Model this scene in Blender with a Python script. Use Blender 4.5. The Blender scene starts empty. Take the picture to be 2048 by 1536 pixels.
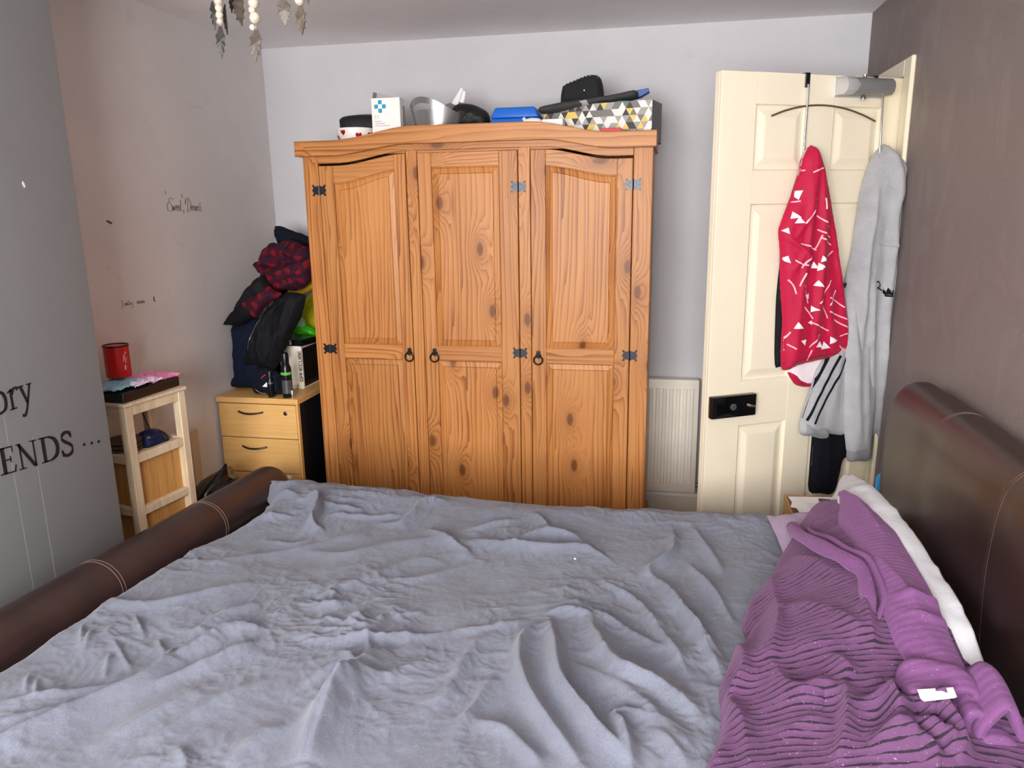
import bpy, bmesh, math, random
import numpy as np
from mathutils import Vector, Matrix
from mathutils.geometry import delaunay_2d_cdt

SC = bpy.context.scene
COL = SC.collection
random.seed(7)

# ------------------------------------------------------------------ camera, world, light
F = 1520.0
def _n(v): return v / np.linalg.norm(v)
_down = _n(np.array([95., 6475., F]))
_X = -_n(np.array([-7751., -243., F])); _X = _n(_X - _down * (_X @ _down))
_Y = np.cross(-_down, _X)
if _Y[2] < 0: _Y = -_Y
CM = np.array([_X, _Y, -_down])
CP = np.array([0., 0., 1.56])
cam_d = bpy.data.cameras.new('camera'); cam = bpy.data.objects.new('camera', cam_d); COL.objects.link(cam)
cam_d.sensor_width = 36.0; cam_d.lens = F / 2048 * 36.0; cam_d.clip_start = 0.02
_R = np.stack([CM @ [1, 0, 0], CM @ [0, -1, 0], CM @ [0, 0, -1]], axis=1)
cam.matrix_world = Matrix.Translation(Vector(CP)) @ Matrix(_R.tolist()).to_4x4()
SC.camera = cam

def ray(px, py): return CM @ np.array([px - 1024., py - 768., F])
def P(px, py, ax, val):
    r = ray(px, py); t = (val - CP[ax]) / r[ax]; return CP + t * r
def PP(px, py, o, n):
    r = ray(px, py); t = ((np.array(o) - CP) @ n) / (r @ n); return CP + t * r

SC.view_settings.view_transform = 'Standard'; SC.view_settings.look = 'None'
SC.view_settings.gamma = 1.0; SC.view_settings.use_curve_mapping = False
SC.view_settings.exposure = 0.38

w = bpy.data.worlds.new('sky'); SC.world = w; w.use_nodes = True
wn = w.node_tree.nodes; wl = w.node_tree.links
sky = wn.new('ShaderNodeTexSky'); sky.sky_type = 'HOSEK_WILKIE'
sky.sun_direction = Vector((-0.5, -0.75, 0.6)).normalized(); sky.turbidity = 4.0
wl.new(sky.outputs[0], wn['Background'].inputs[0]); wn['Background'].inputs[1].default_value = 0.9

# daylight entering through the window opening in the wall behind the camera
def area(name, loc, rot, sx, sy, watts, col):
    l = bpy.data.lights.new(name, 'AREA'); l.shape = 'RECTANGLE'; l.size = sx; l.size_y = sy
    l.energy = watts; l.color = col
    o = bpy.data.objects.new(name, l); COL.objects.link(o); o.location = loc; o.rotation_euler = rot
    return o
area('window_daylight', (-0.60, -1.58, 1.60), (math.radians(92), 0, 0), 2.0, 1.30, 205, (1.0, 0.985, 0.965))

# ------------------------------------------------------------------ room numbers
XL, XR, YB, YF, ZC = -2.02, 0.843, 3.78, -1.42, 2.344
XB, YB1, YB0 = -1.72, 2.03, 0.35          # chimney breast face and its two corners

# ------------------------------------------------------------------ material helpers
def lin(h):
    h = h.lstrip('#'); c = [int(h[i:i + 2], 16) / 255 for i in (0, 2, 4)]
    return tuple((v / 12.92 if v <= 0.04045 else ((v + 0.055) / 1.055) ** 2.4) for v in c) + (1.0,)
class NT:
    def __init__(s, name):
        s.m = bpy.data.materials.new(name); s.m.use_nodes = True; s.t = s.m.node_tree
        s.b = s.t.nodes['Principled BSDF']; s.co = s.t.nodes.new('ShaderNodeTexCoord')
        s.oi = s.t.nodes.new('ShaderNodeObjectInfo')
    def n(s, typ, **k):
        nd = s.t.nodes.new(typ)
        for a, b in k.items(): setattr(nd, a, b)
        return nd
    def l(s, a, b): s.t.links.new(a, b)
    def val(s, sock, v):
        if hasattr(v, 'is_output'): s.l(v, sock)
        else: sock.default_value = v
    def math(s, op, a, b=0.0, c=None, clamp=False):
        nd = s.n('ShaderNodeMath', operation=op); nd.use_clamp = clamp
        s.val(nd.inputs[0], a); s.val(nd.inputs[1], b)
        if c is not None: s.val(nd.inputs[2], c)
        return nd.outputs[0]
    def mapv(s, vec, scale=(1, 1, 1), rnd=False):
        v = vec
        if rnd:
            a = s.n('ShaderNodeVectorMath', operation='MULTIPLY_ADD')
            cb = s.n('ShaderNodeCombineXYZ')
            for i in range(3): s.l(s.oi.outputs['Random'], cb.inputs[i])
            s.l(cb.outputs[0], a.inputs[0]); a.inputs[1].default_value = (37.0, 71.0, 53.0); s.l(vec, a.inputs[2]); v = a.outputs[0]
        m = s.n('ShaderNodeMapping'); m.inputs['Scale'].default_value = scale; s.l(v, m.inputs['Vector'])
        return m.outputs[0]
    def noise(s, vec, scale, detail=3, rough=0.55, dist=0.0):
        nd = s.n('ShaderNodeTexNoise'); nd.inputs['Scale'].default_value = scale; nd.inputs['Detail'].default_value = detail
        nd.inputs['Roughness'].default_value = rough; nd.inputs['Distortion'].default_value = dist
        s.l(vec, nd.inputs['Vector']); return nd.outputs['Fac']
    def ramp(s, fac, stops):
        r = s.n('ShaderNodeValToRGB'); e = r.color_ramp.elements
        while len(e) > 1: e.remove(e[-1])
        e[0].position = stops[0][0]; e[0].color = stops[0][1]
        for p, c in stops[1:]:
            q = e.new(p); q.color = c
        s.l(fac, r.inputs[0]); return r.outputs[0]
    def mix(s, fac, a, b, mode='MIX'):
        m = s.n('ShaderNodeMix', data_type='RGBA', blend_type=mode)
        s.val(m.inputs[0], fac); s.val(m.inputs[6], a); s.val(m.inputs[7], b); return m.outputs[2]
    def bump(s, h, strength, dist=0.01):
        b = s.n('ShaderNodeBump'); b.inputs['Strength'].default_value = strength; b.inputs['Distance'].default_value = dist
        s.l(h, b.inputs['Height']); s.l(b.outputs[0], s.b.inputs['Normal'])
    def base(s, c): s.val(s.b.inputs['Base Color'], c)
    def rough(s, v): s.val(s.b.inputs['Roughness'], v)

M = {}
def simple(name, hexc, rough=0.6, metal=0.0, var=0.08, vscale=8.0, bump=0.0, bscale=60.0, spec=0.5):
    t = NT(name); c = lin(hexc)
    n = t.noise(t.co.outputs['Object'], vscale, 3)
    d = tuple(max(0, v * (1 - var)) for v in c[:3]) + (1,); u = tuple(min(1, v * (1 + var)) for v in c[:3]) + (1,)
    t.base(t.ramp(n, [(0.3, d), (0.7, u)])); t.rough(rough); t.b.inputs['Metallic'].default_value = metal
    t.b.inputs['Specular IOR Level'].default_value = spec
    if bump: t.bump(t.noise(t.co.outputs['Object'], bscale, 4), bump, 0.004)
    M[name] = t.m; return t.m
def cloth(name, hexc, var=0.10, weave=900.0, wr=0.0, sheen=0.2, rough=0.9):
    t = NT(name); c = lin(hexc); O = t.co.outputs['Object']
    n = t.noise(O, 14, 4); n2 = t.noise(O, weave * 0.35, 2)
    f = t.math('ADD', t.math('MULTIPLY', n, 0.4), t.math('MULTIPLY', n2, 0.6))
    d = tuple(max(0, v * (1 - 2 * var)) for v in c[:3]) + (1,); u = tuple(min(1, v * (1 + 2 * var)) for v in c[:3]) + (1,)
    t.base(t.ramp(f, [(0.3, d), (0.7, u)])); t.rough(rough); t.b.inputs['Sheen Weight'].default_value = sheen
    t.b.inputs['Specular IOR Level'].default_value = 0.25
    h = t.math('ADD', t.math('MULTIPLY', n2, 0.25), t.math('MULTIPLY', t.noise(O, 26, 5, 0.6, 1.2), wr))
    t.bump(h, 0.35, 0.006)
    M[name] = t.m; return t.m

def pine(name, vertical=True):
    t = NT(name); O = t.co.outputs['Object']
    v = t.mapv(O, (1, 1, 1), rnd=True)
    sep = t.n('ShaderNodeSeparateXYZ'); t.l(v, sep.inputs[0])
    X_, Y_, Z_ = sep.outputs
    u = t.math('ADD', X_ if vertical else Z_, t.math('MULTIPLY', Y_, 0.6)); L = Z_ if vertical else X_
    def comb(a, sa, b, sb, c=0.0):
        cb = t.n('ShaderNodeCombineXYZ'); t.l(t.math('MULTIPLY', a, sa), cb.inputs[0]); t.l(t.math('MULTIPLY', b, sb), cb.inputs[1]); cb.inputs[2].default_value = c
        return cb.outputs[0]
    # knots: cells stretched along the board
    vo = t.n('ShaderNodeTexVoronoi'); vo.inputs['Scale'].default_value = 1.0; vo.inputs['Randomness'].default_value = 1.0; vo.voronoi_dimensions = '2D'
    kv = comb(u, 5.2, L, 2.5); t.l(kv, vo.inputs['Vector'])
    kd = vo.outputs['Distance']
    knear = t.math('POWER', 2.718, t.math('MULTIPLY', t.math('MULTIPLY', kd, kd), -26.0))
    sgn = t.n('ShaderNodeSeparateColor'); t.l(vo.outputs['Color'], sgn.inputs[0])
    gate = t.math('GREATER_THAN', sgn.outputs[0], 0.42)
    knear = t.math('MULTIPLY', knear, gate)
    warp = t.noise(comb(u, 3.0, L, 0.55), 1.0, 3, 0.5, 0.4)
    g = t.math('ADD', t.math('MULTIPLY', u, 46.0), t.math('MULTIPLY', warp, 7.0))
    g = t.math('ADD', g, t.math('MULTIPLY', knear, 4.4))
    g = t.math('ADD', g, t.math('MULTIPLY', t.noise(comb(u, 22.0, L, 0.35, 9.0), 1.0, 2), 3.0))
    fr = t.math('FRACT', g)
    late = t.math('POWER', fr, 2.2)                      # slow pale to a sharp dark late-wood edge
    streak = t.noise(comb(u, 160.0, L, 3.0), 1.0, 3, 0.6)
    fade = t.noise(comb(u, 9.0, L, 1.1, 5.0), 1.0, 2)
    fac = t.math('ADD', t.math('MULTIPLY', late, t.math('MULTIPLY', fade, 0.95)), t.math('MULTIPLY', streak, 0.42))
    broad = t.noise(comb(u, 4.0, L, 1.3, 3.0), 1.0, 2)
    fac = t.math('ADD', fac, t.math('MULTIPLY', t.math('SUBTRACT', broad, 0.5), 0.7))
    col = t.ramp(fac, [(0.0, lin('#C68A52')), (0.34, lin('#B97B42')), (0.62, lin('#9E6231')), (0.95, lin('#74401E'))])
    # knot rings and heart
    kr = t.ramp(kd, [(0.0, (1, 1, 1, 1)), (0.055, (0.9, 0.9, 0.9, 1)), (0.085, (0.12, 0.12, 0.12, 1)), (0.17, (0.0, 0.0, 0.0, 1))])
    kf = t.math('MULTIPLY', kr, gate)
    col = t.mix(t.math('MULTIPLY', kf, 0.95), col, lin('#43200E'))
    halo = t.math('MULTIPLY', knear, 0.38)
    col = t.mix(halo, col, lin('#96592B'))
    hs = t.n('ShaderNodeHueSaturation'); t.l(col, hs.inputs['Color'])
    t.l(t.math('ADD', t.math('MULTIPLY', t.oi.outputs['Random'], 0.16), 0.93), hs.inputs['Value'])
    t.base(hs.outputs[0]); t.rough(0.42); t.b.inputs['Specular IOR Level'].default_value = 0.35
    t.bump(fac, 0.12, 0.002)
    M[name] = t.m
pine('pine_vertical', True); pine('pine_horizontal', False)

def lightwood(name, c1, c2, c3, scale=(60, 60, 2.5), rough=0.5):
    t = NT(name); O = t.co.outputs['Object']; v = t.mapv(O, scale, rnd=True)
    n = t.noise(v, 1.0, 4, 0.6, 0.6); n2 = t.noise(O, 7, 3)
    f = t.math('ADD', t.math('MULTIPLY', n, 0.7), t.math('MULTIPLY', n2, 0.3))
    t.base(t.ramp(f, [(0.3, lin(c1)), (0.5, lin(c2)), (0.72, lin(c3))])); t.rough(rough); t.bump(n, 0.12, 0.002)
    M[name] = t.m
lightwood('beech', '#D9A55E', '#E2B16C', '#EABD7C', (2.5, 60, 60), 0.45)
lightwood('raw_wood', '#C3A989', '#D8C3A4', '#E5D5BB', (50, 50, 3), 0.75)
lightwood('oak_board', '#B07A3C', '#C4904F', '#D4A463', (70, 70, 3), 0.6)
lightwood('floor_oak', '#A88660', '#B8966E', '#C8A780', (2.2, 60, 40), 0.45)

def wallpaint(name, hexc, scuff=0.0, scuff_hex='#8A8178', bump=0.1, rough=0.75, mott=0.05):
    t = NT(name); O = t.co.outputs['Object']; c = lin(hexc)
    n = t.noise(O, 1.7, 5, 0.6, 0.3)
    d = tuple(v * (1 - mott) for v in c[:3]) + (1,); u = tuple(min(1, v * (1 + mott)) for v in c[:3]) + (1,)
    col = t.ramp(n, [(0.32, d), (0.68, u)])
    if scuff:
        s = t.noise(O, 6.5, 6, 0.65, 0.8)
        col = t.mix(t.math('MULTIPLY', t.ramp(s, [(0.62, (0, 0, 0, 1)), (0.78, (1, 1, 1, 1))]), scuff), col, lin(scuff_hex))
    t.base(col); t.rough(rough); t.b.inputs['Specular IOR Level'].default_value = 0.3
    t.bump(t.noise(O, 90, 4, 0.6), bump, 0.003)
    M[name] = t.m
wallpaint('paint_back', '#C9C8CD', 0.10)
wallpaint('paint_left', '#DAD6D5', 0.30, '#9B8F80')
wallpaint('paint_breast', '#8D9093', 0.35, '#85847F')
wallpaint('paint_ceiling', '#F3F2F5')
wallpaint('paint_white', '#E8E2DA')

def damask():
    t = NT('damask_wallpaper'); O = t.co.outputs['Object']
    sw = t.noise(O, 9.0, 2, 0.4, 3.2)                 # swirling embossed ornament
    ln = t.math('ABSOLUTE', t.math('SUBTRACT', t.math('FRACT', t.math('MULTIPLY', sw, 7.0)), 0.5))
    emb = t.ramp(ln, [(0.10, (1, 1, 1, 1)), (0.22, (0, 0, 0, 1))])
    patch = t.noise(O, 3.4, 3, 0.55, 0.8)
    lower = t.noise(t.mapv(O, (1, 1, 0.55)), 5.0, 3, 0.6, 1.6)
    shiny = t.ramp(lower, [(0.53, (0, 0, 0, 1)), (0.60, (1, 1, 1, 1))])
    col = t.mix(t.math('MULTIPLY', patch, 0.8), lin('#786C69'), lin('#867977'))
    col = t.mix(t.math('MULTIPLY', shiny, 0.05), col, lin('#948990'))
    t.base(col); t.rough(t.math('SUBTRACT', 0.60, t.math('MULTIPLY', shiny, 0.10)))
    t.b.inputs['Specular IOR Level'].default_value = 0.4
    t.bump(t.math('ADD', t.math('MULTIPLY', emb, 0.6), t.math('MULTIPLY', shiny, 0.06)), 0.16, 0.004)
    M['damask_wallpaper'] = t.m
damask()
simple('door_cream', '#EDE3CB', 0.45, 0, 0.03, 3.0, 0.0)
def doorpaint():
    t = NT('door_grain'); O = t.co.outputs['Object']
    n = t.noise(t.mapv(O, (70, 70, 3.0)), 1.0, 4, 0.6, 1.2)
    n2 = t.noise(t.mapv(O, (2, 2, 1.2)), 1.0, 3)
    t.base(t.ramp(n2, [(0.3, lin('#EADFC6')), (0.7, lin('#F1E9D5'))])); t.rough(0.42); t.bump(n, 0.14, 0.002)
    M['door_grain'] = t.m
doorpaint()
simple('radiator_white', '#E9E3D8', 0.4, 0, 0.03)
simple('gloss_white', '#E6DFD3', 0.35, 0, 0.03)
simple('black_iron', '#1B1A1C', 0.42, 0.55, 0.15, 40)
simple('grey_iron', '#6E7076', 0.38, 0.7, 0.12, 40)
simple('black_plastic', '#0E0E11', 0.35, 0, 0.1)
simple('black_gloss', '#09090B', 0.12, 0, 0.1)
simple('steel', '#C9CACC', 0.22, 0.95, 0.05)
simple('dull_wire', '#7A6C58', 0.4, 0.7, 0.05)
simple('closer_grey', '#8D8E90', 0.4, 0.35, 0.04)
simple('closer_silver', '#C8C9CA', 0.35, 0.4, 0.03)
simple('silver_plastic', '#A9ABAF', 0.27, 0.75, 0.04)
simple('tan_inside', '#B99872', 0.6)
simple('white_card', '#F1F0EE', 0.6, 0, 0.02)
simple('grey_card', '#A7A4A2', 0.7, 0, 0.05)
simple('paper_white', '#EFEFF0', 0.7, 0, 0.03)
simple('cyan_print', '#1E97C6', 0.6)
simple('grey_print', '#B9B6B2', 0.7)
simple('red_print', '#C8202A', 0.5)
simple('black_print', '#141416', 0.6)
simple('faded_print', '#5B504B', 0.8)
simple('pale_print', '#857870', 0.8)
simple('blue_plastic', '#1767CE', 0.4, 0, 0.04)
simple('deep_blue', '#174A96', 0.45)
simple('teal_cloth', '#4FA8A2', 0.8)
simple('china_white', '#EDE9E4', 0.25)
simple('felt_black', '#191B1E', 0.9, 0, 0.2, 30, 0.2, 300)
simple('felt_dark', '#3A3B3E', 0.85, 0, 0.12, 20, 0.2, 300)
simple('stitch_white', '#D5D2CC', 0.8)
simple('bag_black', '#0C0C0E', 0.62, 0, 0.2, 20, 0.35, 40)
simple('bin_liner', '#060607', 0.22, 0, 0.2, 20, 0.5, 30)
simple('navy_board', '#10121C', 0.5, 0, 0.08)
simple('chrome', '#D4D5D6', 0.15, 1.0, 0.02)
simple('red_tin', '#C41A10', 0.22, 0, 0.05)
simple('box_dark', '#15161C', 0.38, 0, 0.1)
simple('brown_wicker', '#5A4638', 0.7, 0, 0.2, 60, 0.5, 120)
simple('cardboard', '#B38A5E', 0.8, 0, 0.06, 15, 0.1, 90)
simple('card_pale', '#CDB79A', 0.8, 0, 0.05)
simple('book_red', '#8E1425', 0.5)
simple('bottle_blue', '#1E9BE0', 0.3)
simple('can_dark', '#15181B', 0.25, 0.4, 0.05)
simple('can_grey', '#70767A', 0.28, 0.7, 0.05)
simple('can_green', '#5FBF4A', 0.35)
simple('cream_white', '#EFE6D6', 0.5)
simple('label_white', '#C9C9C9', 0.7, 0, 0.03)
simple('crystal', '#B5AC9F', 0.25, 0, 0.25, 60, spec=0.5)
simple('leaf_smoke', '#26221F', 0.38, 0.0, 0.4, 40, spec=0.3)
simple('leaf_pale', '#4C443C', 0.38, 0.0, 0.45, 60, spec=0.3)
simple('window_pvc', '#F2F2F0', 0.35)
simple('lint', '#E8E8EA', 0.9)
cloth('duvet_grey', '#6D717F', 0.11, 900, 0.55)
cloth('sheet_white', '#C3C4CA', 0.03, 700, 0.25)
cloth('lilac_cotton', '#9C86A6', 0.05, 700, 0.2)
cloth('grey_marl', '#A6A7AB', 0.12, 1200, 0.25)
cloth('marl_rib', '#8A8B91', 0.08, 1200, 0.2)
cloth('jersey_red', '#B30D3C', 0.05, 1000, 0.12, 0.1, 0.6)
cloth('jersey_pink', '#F2B4C2', 0.03, 1000, 0.1, 0.1, 0.6)
cloth('jersey_white', '#F0E4EA', 0.03, 1000, 0.1, 0.1, 0.6)
cloth('jogger_navy', '#0A0C18', 0.15, 800, 0.2, 0.0)
cloth('jacket_black', '#0B0B11', 0.15, 600, 0.35, 0.0, 0.75)
cloth('denim_navy', '#0D152B', 0.2, 700, 0.35, 0.0)
cloth('cap_navy', '#0A1020', 0.15, 700, 0.1, 0.0)
cloth('hivis_yellow', '#E5E019', 0.06, 600, 0.3, 0.1, 0.6)
cloth('mustard', '#C79A16', 0.08, 700, 0.2)
cloth('duster_blue', '#86B7CE', 0.12, 300, 0.5)
cloth('duster_pink', '#E57FAE', 0.12, 300, 0.5)
cloth('duster_pale', '#DCC3DA', 0.10, 300, 0.5)
cloth('shiny_navy', '#1B1D3C', 0.3, 300, 0.5, 0.0, 0.3)
simple('bag_green', '#3FD01F', 0.3)
simple('bag_clear_green', '#B6E7B8', 0.3)
M['hivis_yellow'].node_tree.nodes['Principled BSDF'].inputs['Emission Strength'].default_value = 0.0

def leather():
    t = NT('brown_leather'); O = t.co.outputs['Object']
    vo = t.n('ShaderNodeTexVoronoi'); vo.inputs['Scale'].default_value = 420; t.l(O, vo.inputs['Vector'])
    n = t.noise(O, 5, 4)
    t.base(t.ramp(n, [(0.3, lin('#271614')), (0.7, lin('#34201C'))]))
    t.rough(t.math('ADD', t.math('MULTIPLY', n, 0.16), 0.27)); t.b.inputs['Specular IOR Level'].default_value = 0.75
    h = t.math('ADD', t.math('MULTIPLY', vo.outputs['Distance'], 0.35), t.noise(O, 18, 4, 0.6))
    t.bump(h, 0.10, 0.004)
    M['brown_leather'] = t.m
leather()
simple('stitch_tan', '#6B564C', 0.7)

def plaid():
    t = NT('plaid_flannel'); U = t.co.outputs['UV']
    sep = t.n('ShaderNodeSeparateXYZ'); t.l(t.mapv(U, (1, 1, 1)), sep.inputs[0])
    def band(s, f): return t.math('GREATER_THAN', t.math('FRACT', t.math('MULTIPLY', s, f)), 0.5)
    a = band(sep.outputs[0], 13.0); b = band(sep.outputs[1], 13.0)
    s = t.math('MULTIPLY', t.math('ADD', a, b), 0.5)
    col = t.ramp(s, [(0.0, lin('#6E1424')), (0.4, lin('#38101E')), (0.8, lin('#11182F'))])
    t.t.nodes[-1].color_ramp.interpolation = 'CONSTANT'
    n = t.noise(t.co.outputs['Object'], 200, 2)
    t.base(t.mix(0.18, col, t.ramp(n, [(0.3, lin('#08060C')), (0.7, lin('#8A2C3A'))]))); t.rough(0.9); t.b.inputs['Specular IOR Level'].default_value = 0.15
    t.bump(t.noise(t.co.outputs['Object'], 30, 4), 0.3, 0.006)
    M['plaid_flannel'] = t.m
plaid()

def chenille(name, base_hex, dark_hex, freq, gap, soft):
    t = NT(name); U = t.co.outputs['UV']; O = t.co.outputs['Object']
    sep = t.n('ShaderNodeSeparateXYZ'); t.l(U, sep.inputs[0])
    wob = t.noise(t.mapv(U, (7, 22, 1)), 1.0, 3, 0.6)
    g = t.math('ADD', t.math('MULTIPLY', sep.outputs[1], freq), t.math('MULTIPLY', wob, 0.8))
    fr = t.math('FRACT', g)
    tri = t.math('ABSOLUTE', t.math('SUBTRACT', fr, 0.5))                # 0 middle of a rib, 0.5 the groove
    brk = t.noise(t.mapv(U, (26, freq * 0.5, 1)), 1.0, 3, 0.6)           # grooves open and close
    thr = t.math('SUBTRACT', 0.5 - gap * 0.5, t.math('MULTIPLY', t.math('SUBTRACT', brk, 0.5), gap * 2.2))
    groove = t.math('SMOOTH_MIN', 1.0, t.math('MAXIMUM', t.math('MULTIPLY', t.math('SUBTRACT', tri, thr), 14.0), 0.0), 0.1)
    fz = t.noise(O, 420, 3, 0.6)
    col = t.mix(fz, tuple(v * 0.78 for v in lin(base_hex)[:3]) + (1,), tuple(min(1, v * 1.28) for v in lin(base_hex)[:3]) + (1,))
    col = t.mix(t.math('MULTIPLY', groove, soft, clamp=True), col, lin(dark_hex))
    fl = t.ramp(t.noise(O, 260, 1), [(0.72, (0, 0, 0, 1)), (0.76, (1, 1, 1, 1))])
    col = t.mix(t.math('MULTIPLY', fl, 0.35), col, lin('#E3C6E6'))
    t.base(col); t.rough(0.85); t.b.inputs['Sheen Weight'].default_value = 0.22; t.b.inputs['Sheen Tint'].default_value = lin('#E9B9EA')
    h = t.math('ADD', t.math('MULTIPLY', t.math('SUBTRACT', 0.5, tri), 1.2), t.math('MULTIPLY', fz, 0.4))
    t.bump(h, 0.34, 0.006)
    M[name] = t.m
chenille('purple_ribbed', '#5A375C', '#190820', 70.0, 0.28, 1.0)
chenille('purple_plush', '#6C4070', '#4A1F52', 64.0, 0.07, 0.75)

# ------------------------------------------------------------------ object helpers
def tag(o, label=None, cat=None, group=None, kind=None):
    if label: o['label'] = label
    if cat: o['category'] = cat
    if group: o['group'] = group
    if kind: o['kind'] = kind
    return o
def empty(name, loc, label=None, cat=None, group=None, kind=None):
    o = bpy.data.objects.new(name, None); COL.objects.link(o); o.location = loc; o.empty_display_size = 0.05
    return tag(o, label, cat, group, kind)
def worldloc(o):
    v = Vector(o.location)
    return v
def attach(o, parent):
    if parent is None: return o
    o.parent = parent
    p = parent; tot = Vector((0, 0, 0))
    while p is not None:
        tot += Vector(p.location); p = p.parent
    o.matrix_parent_inverse = Matrix.Translation(-tot) if parent.type == 'EMPTY' else Matrix.Identity(4)
    return o
def mk(name, verts, faces, mat, parent=None, smooth=False, uv=None):
    me = bpy.data.meshes.new(name); me.from_pydata([tuple(map(float, v)) for v in verts], [], [tuple(int(i) for i in f) for f in faces]); me.update()
    if uv is not None:
        ul = me.uv_layers.new(name='UVMap')
        idx = np.empty(len(me.loops), dtype=np.int32); me.loops.foreach_get('vertex_index', idx)
        ul.data.foreach_set('uv', np.asarray(uv, dtype=np.float32)[idx].ravel())
    me.materials.append(M[mat] if isinstance(mat, str) else mat)
    if smooth: me.polygons.foreach_set('use_smooth', [True] * len(me.polygons))
    o = bpy.data.objects.new(name, me); COL.objects.link(o)
    return attach(o, parent)
def from_bm(name, bm, mat, parent=None, smooth=False):
    bmesh.ops.recalc_face_normals(bm, faces=bm.faces)
    me = bpy.data.meshes.new(name); bm.to_mesh(me); bm.free()
    me.materials.append(M[mat] if isinstance(mat, str) else mat)
    if smooth:
        me.polygons.foreach_set('use_smooth', [True] * len(me.polygons))
        try: me.set_sharp_from_angle(angle=math.radians(40))
        except Exception: pass
    o = bpy.data.objects.new(name, me); COL.objects.link(o)
    return attach(o, parent)
def bm_box(bm, x0, x1, y0, y1, z0, z1, mtx=None, bev=0.0, seg=1):
    vs = [bm.verts.new((x, y, z)) for x in (x0, x1) for y in (y0, y1) for z in (z0, z1)]
    fs = [bm.faces.new([vs[i] for i in q]) for q in ((0, 1, 3, 2), (4, 6, 7, 5), (0, 4, 5, 1), (2, 3, 7, 6), (0, 2, 6, 4), (1, 5, 7, 3))]
    if bev > 0:
        es = list({e for f in fs for e in f.edges})
        r = bmesh.ops.bevel(bm, geom=es, offset=bev, segments=seg, profile=0.5, affect='EDGES')
        vs = list({v for v in r['verts']} | {v for v in vs if v.is_valid})
    if mtx is not None: bmesh.ops.transform(bm, matrix=mtx, verts=[v for v in vs if v.is_valid])
def box(name, x0, x1, y0, y1, z0, z1, mat, parent=None, bev=0.002, mtx=None, seg=1):
    bm = bmesh.new(); bm_box(bm, x0, x1, y0, y1, z0, z1, None, bev, seg)
    if mtx is not None: bmesh.ops.transform(bm, matrix=mtx, verts=bm.verts)
    return from_bm(name, bm, mat, parent, seg > 1)
def prism(name, pts, axis, a, b, mat, parent=None, bev=0.0, mtx=None, smooth=False, seg=1):
    """outline pts in the two other axes (in order), extruded along axis from a to b"""
    def mkp(u, v, w):
        return {'x': (w, u, v), 'y': (u, w, v), 'z': (u, v, w)}[axis]
    bm = bmesh.new(); n = len(pts)
    A = [bm.verts.new(mkp(u, v, a)) for u, v in pts]; B = [bm.verts.new(mkp(u, v, b)) for u, v in pts]
    fa = bm.faces.new(A); fb = bm.faces.new(B[::-1])
    for i in range(n): bm.faces.new((A[i], A[(i + 1) % n], B[(i + 1) % n], B[i]))
    bmesh.ops.recalc_face_normals(bm, faces=bm.faces)
    if bev > 0: bmesh.ops.bevel(bm, geom=list({e for f in (fa, fb) for e in f.edges}), offset=bev, segments=seg, profile=0.5, affect='EDGES')
    if mtx is not None: bmesh.ops.transform(bm, matrix=mtx, verts=bm.verts)
    return from_bm(name, bm, mat, parent, smooth)
def bm_tube(bm, path, r, seg=8, closed=False, caps=True):
    path = [Vector(p) for p in path]; n = len(path)
    rs = r if hasattr(r, '__len__') else [r] * n
    rings = []; prev = None
    for i, p in enumerate(path):
        a = path[(i - 1) % n] if (closed or i > 0) else p; b = path[(i + 1) % n] if (closed or i < n - 1) else p
        t = (b - a).normalized()
        if prev is None:
            up = Vector((0, 0, 1)) if abs(t.z) < 0.9 else Vector((1, 0, 0))
            e1 = t.cross(up).normalized()
        else: e1 = (prev - t * prev.dot(t)).normalized()
        prev = e1; e2 = t.cross(e1)
        rings.append([bm.verts.new(p + (e1 * math.cos(q) + e2 * math.sin(q)) * rs[i]) for q in [2 * math.pi * k / seg for k in range(seg)]])
    m = n if closed else n - 1
    for i in range(m):
        A = rings[i]; B = rings[(i + 1) % n]
        for k in range(seg): bm.faces.new((A[k], A[(k + 1) % seg], B[(k + 1) % seg], B[k]))
    if caps and not closed: bm.faces.new(rings[0][::-1]); bm.faces.new(rings[-1])
def tube(name, path, r, mat, parent=None, seg=8, closed=False):
    bm = bmesh.new(); bm_tube(bm, path, r, seg, closed); return from_bm(name, bm, mat, parent, True)
def lathe(name, prof, c, mat, parent=None, seg=24, mtx=None, sx=1.0, sy=1.0):
    """prof: list of (r, z) from bottom up; closed with caps"""
    bm = bmesh.new(); rings = []
    for r, z in prof:
        rings.append([bm.verts.new((r * sx * math.cos(2 * math.pi * k / seg), r * sy * math.sin(2 * math.pi * k / seg), z)) for k in range(seg)])
    for A, B in zip(rings, rings[1:]):
        for k in range(seg): bm.faces.new((A[k], A[(k + 1) % seg], B[(k + 1) % seg], B[k]))
    bm.faces.new(rings[0][::-1]); bm.faces.new(rings[-1])
    bmesh.ops.transform(bm, matrix=(Matrix.Translation(Vector(c)) @ (mtx or Matrix.Identity(4))), verts=bm.verts)
    return from_bm(name, bm, mat, parent, True)
def Rz(a): return Matrix.Rotation(math.radians(a), 4, 'Z')
def Tr(v): return Matrix.Translation(Vector(v))
def copy_obj(o, parent=None):
    c = o.copy(); COL.objects.link(c)
    if parent is not None: c.parent = parent
    return c

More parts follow.
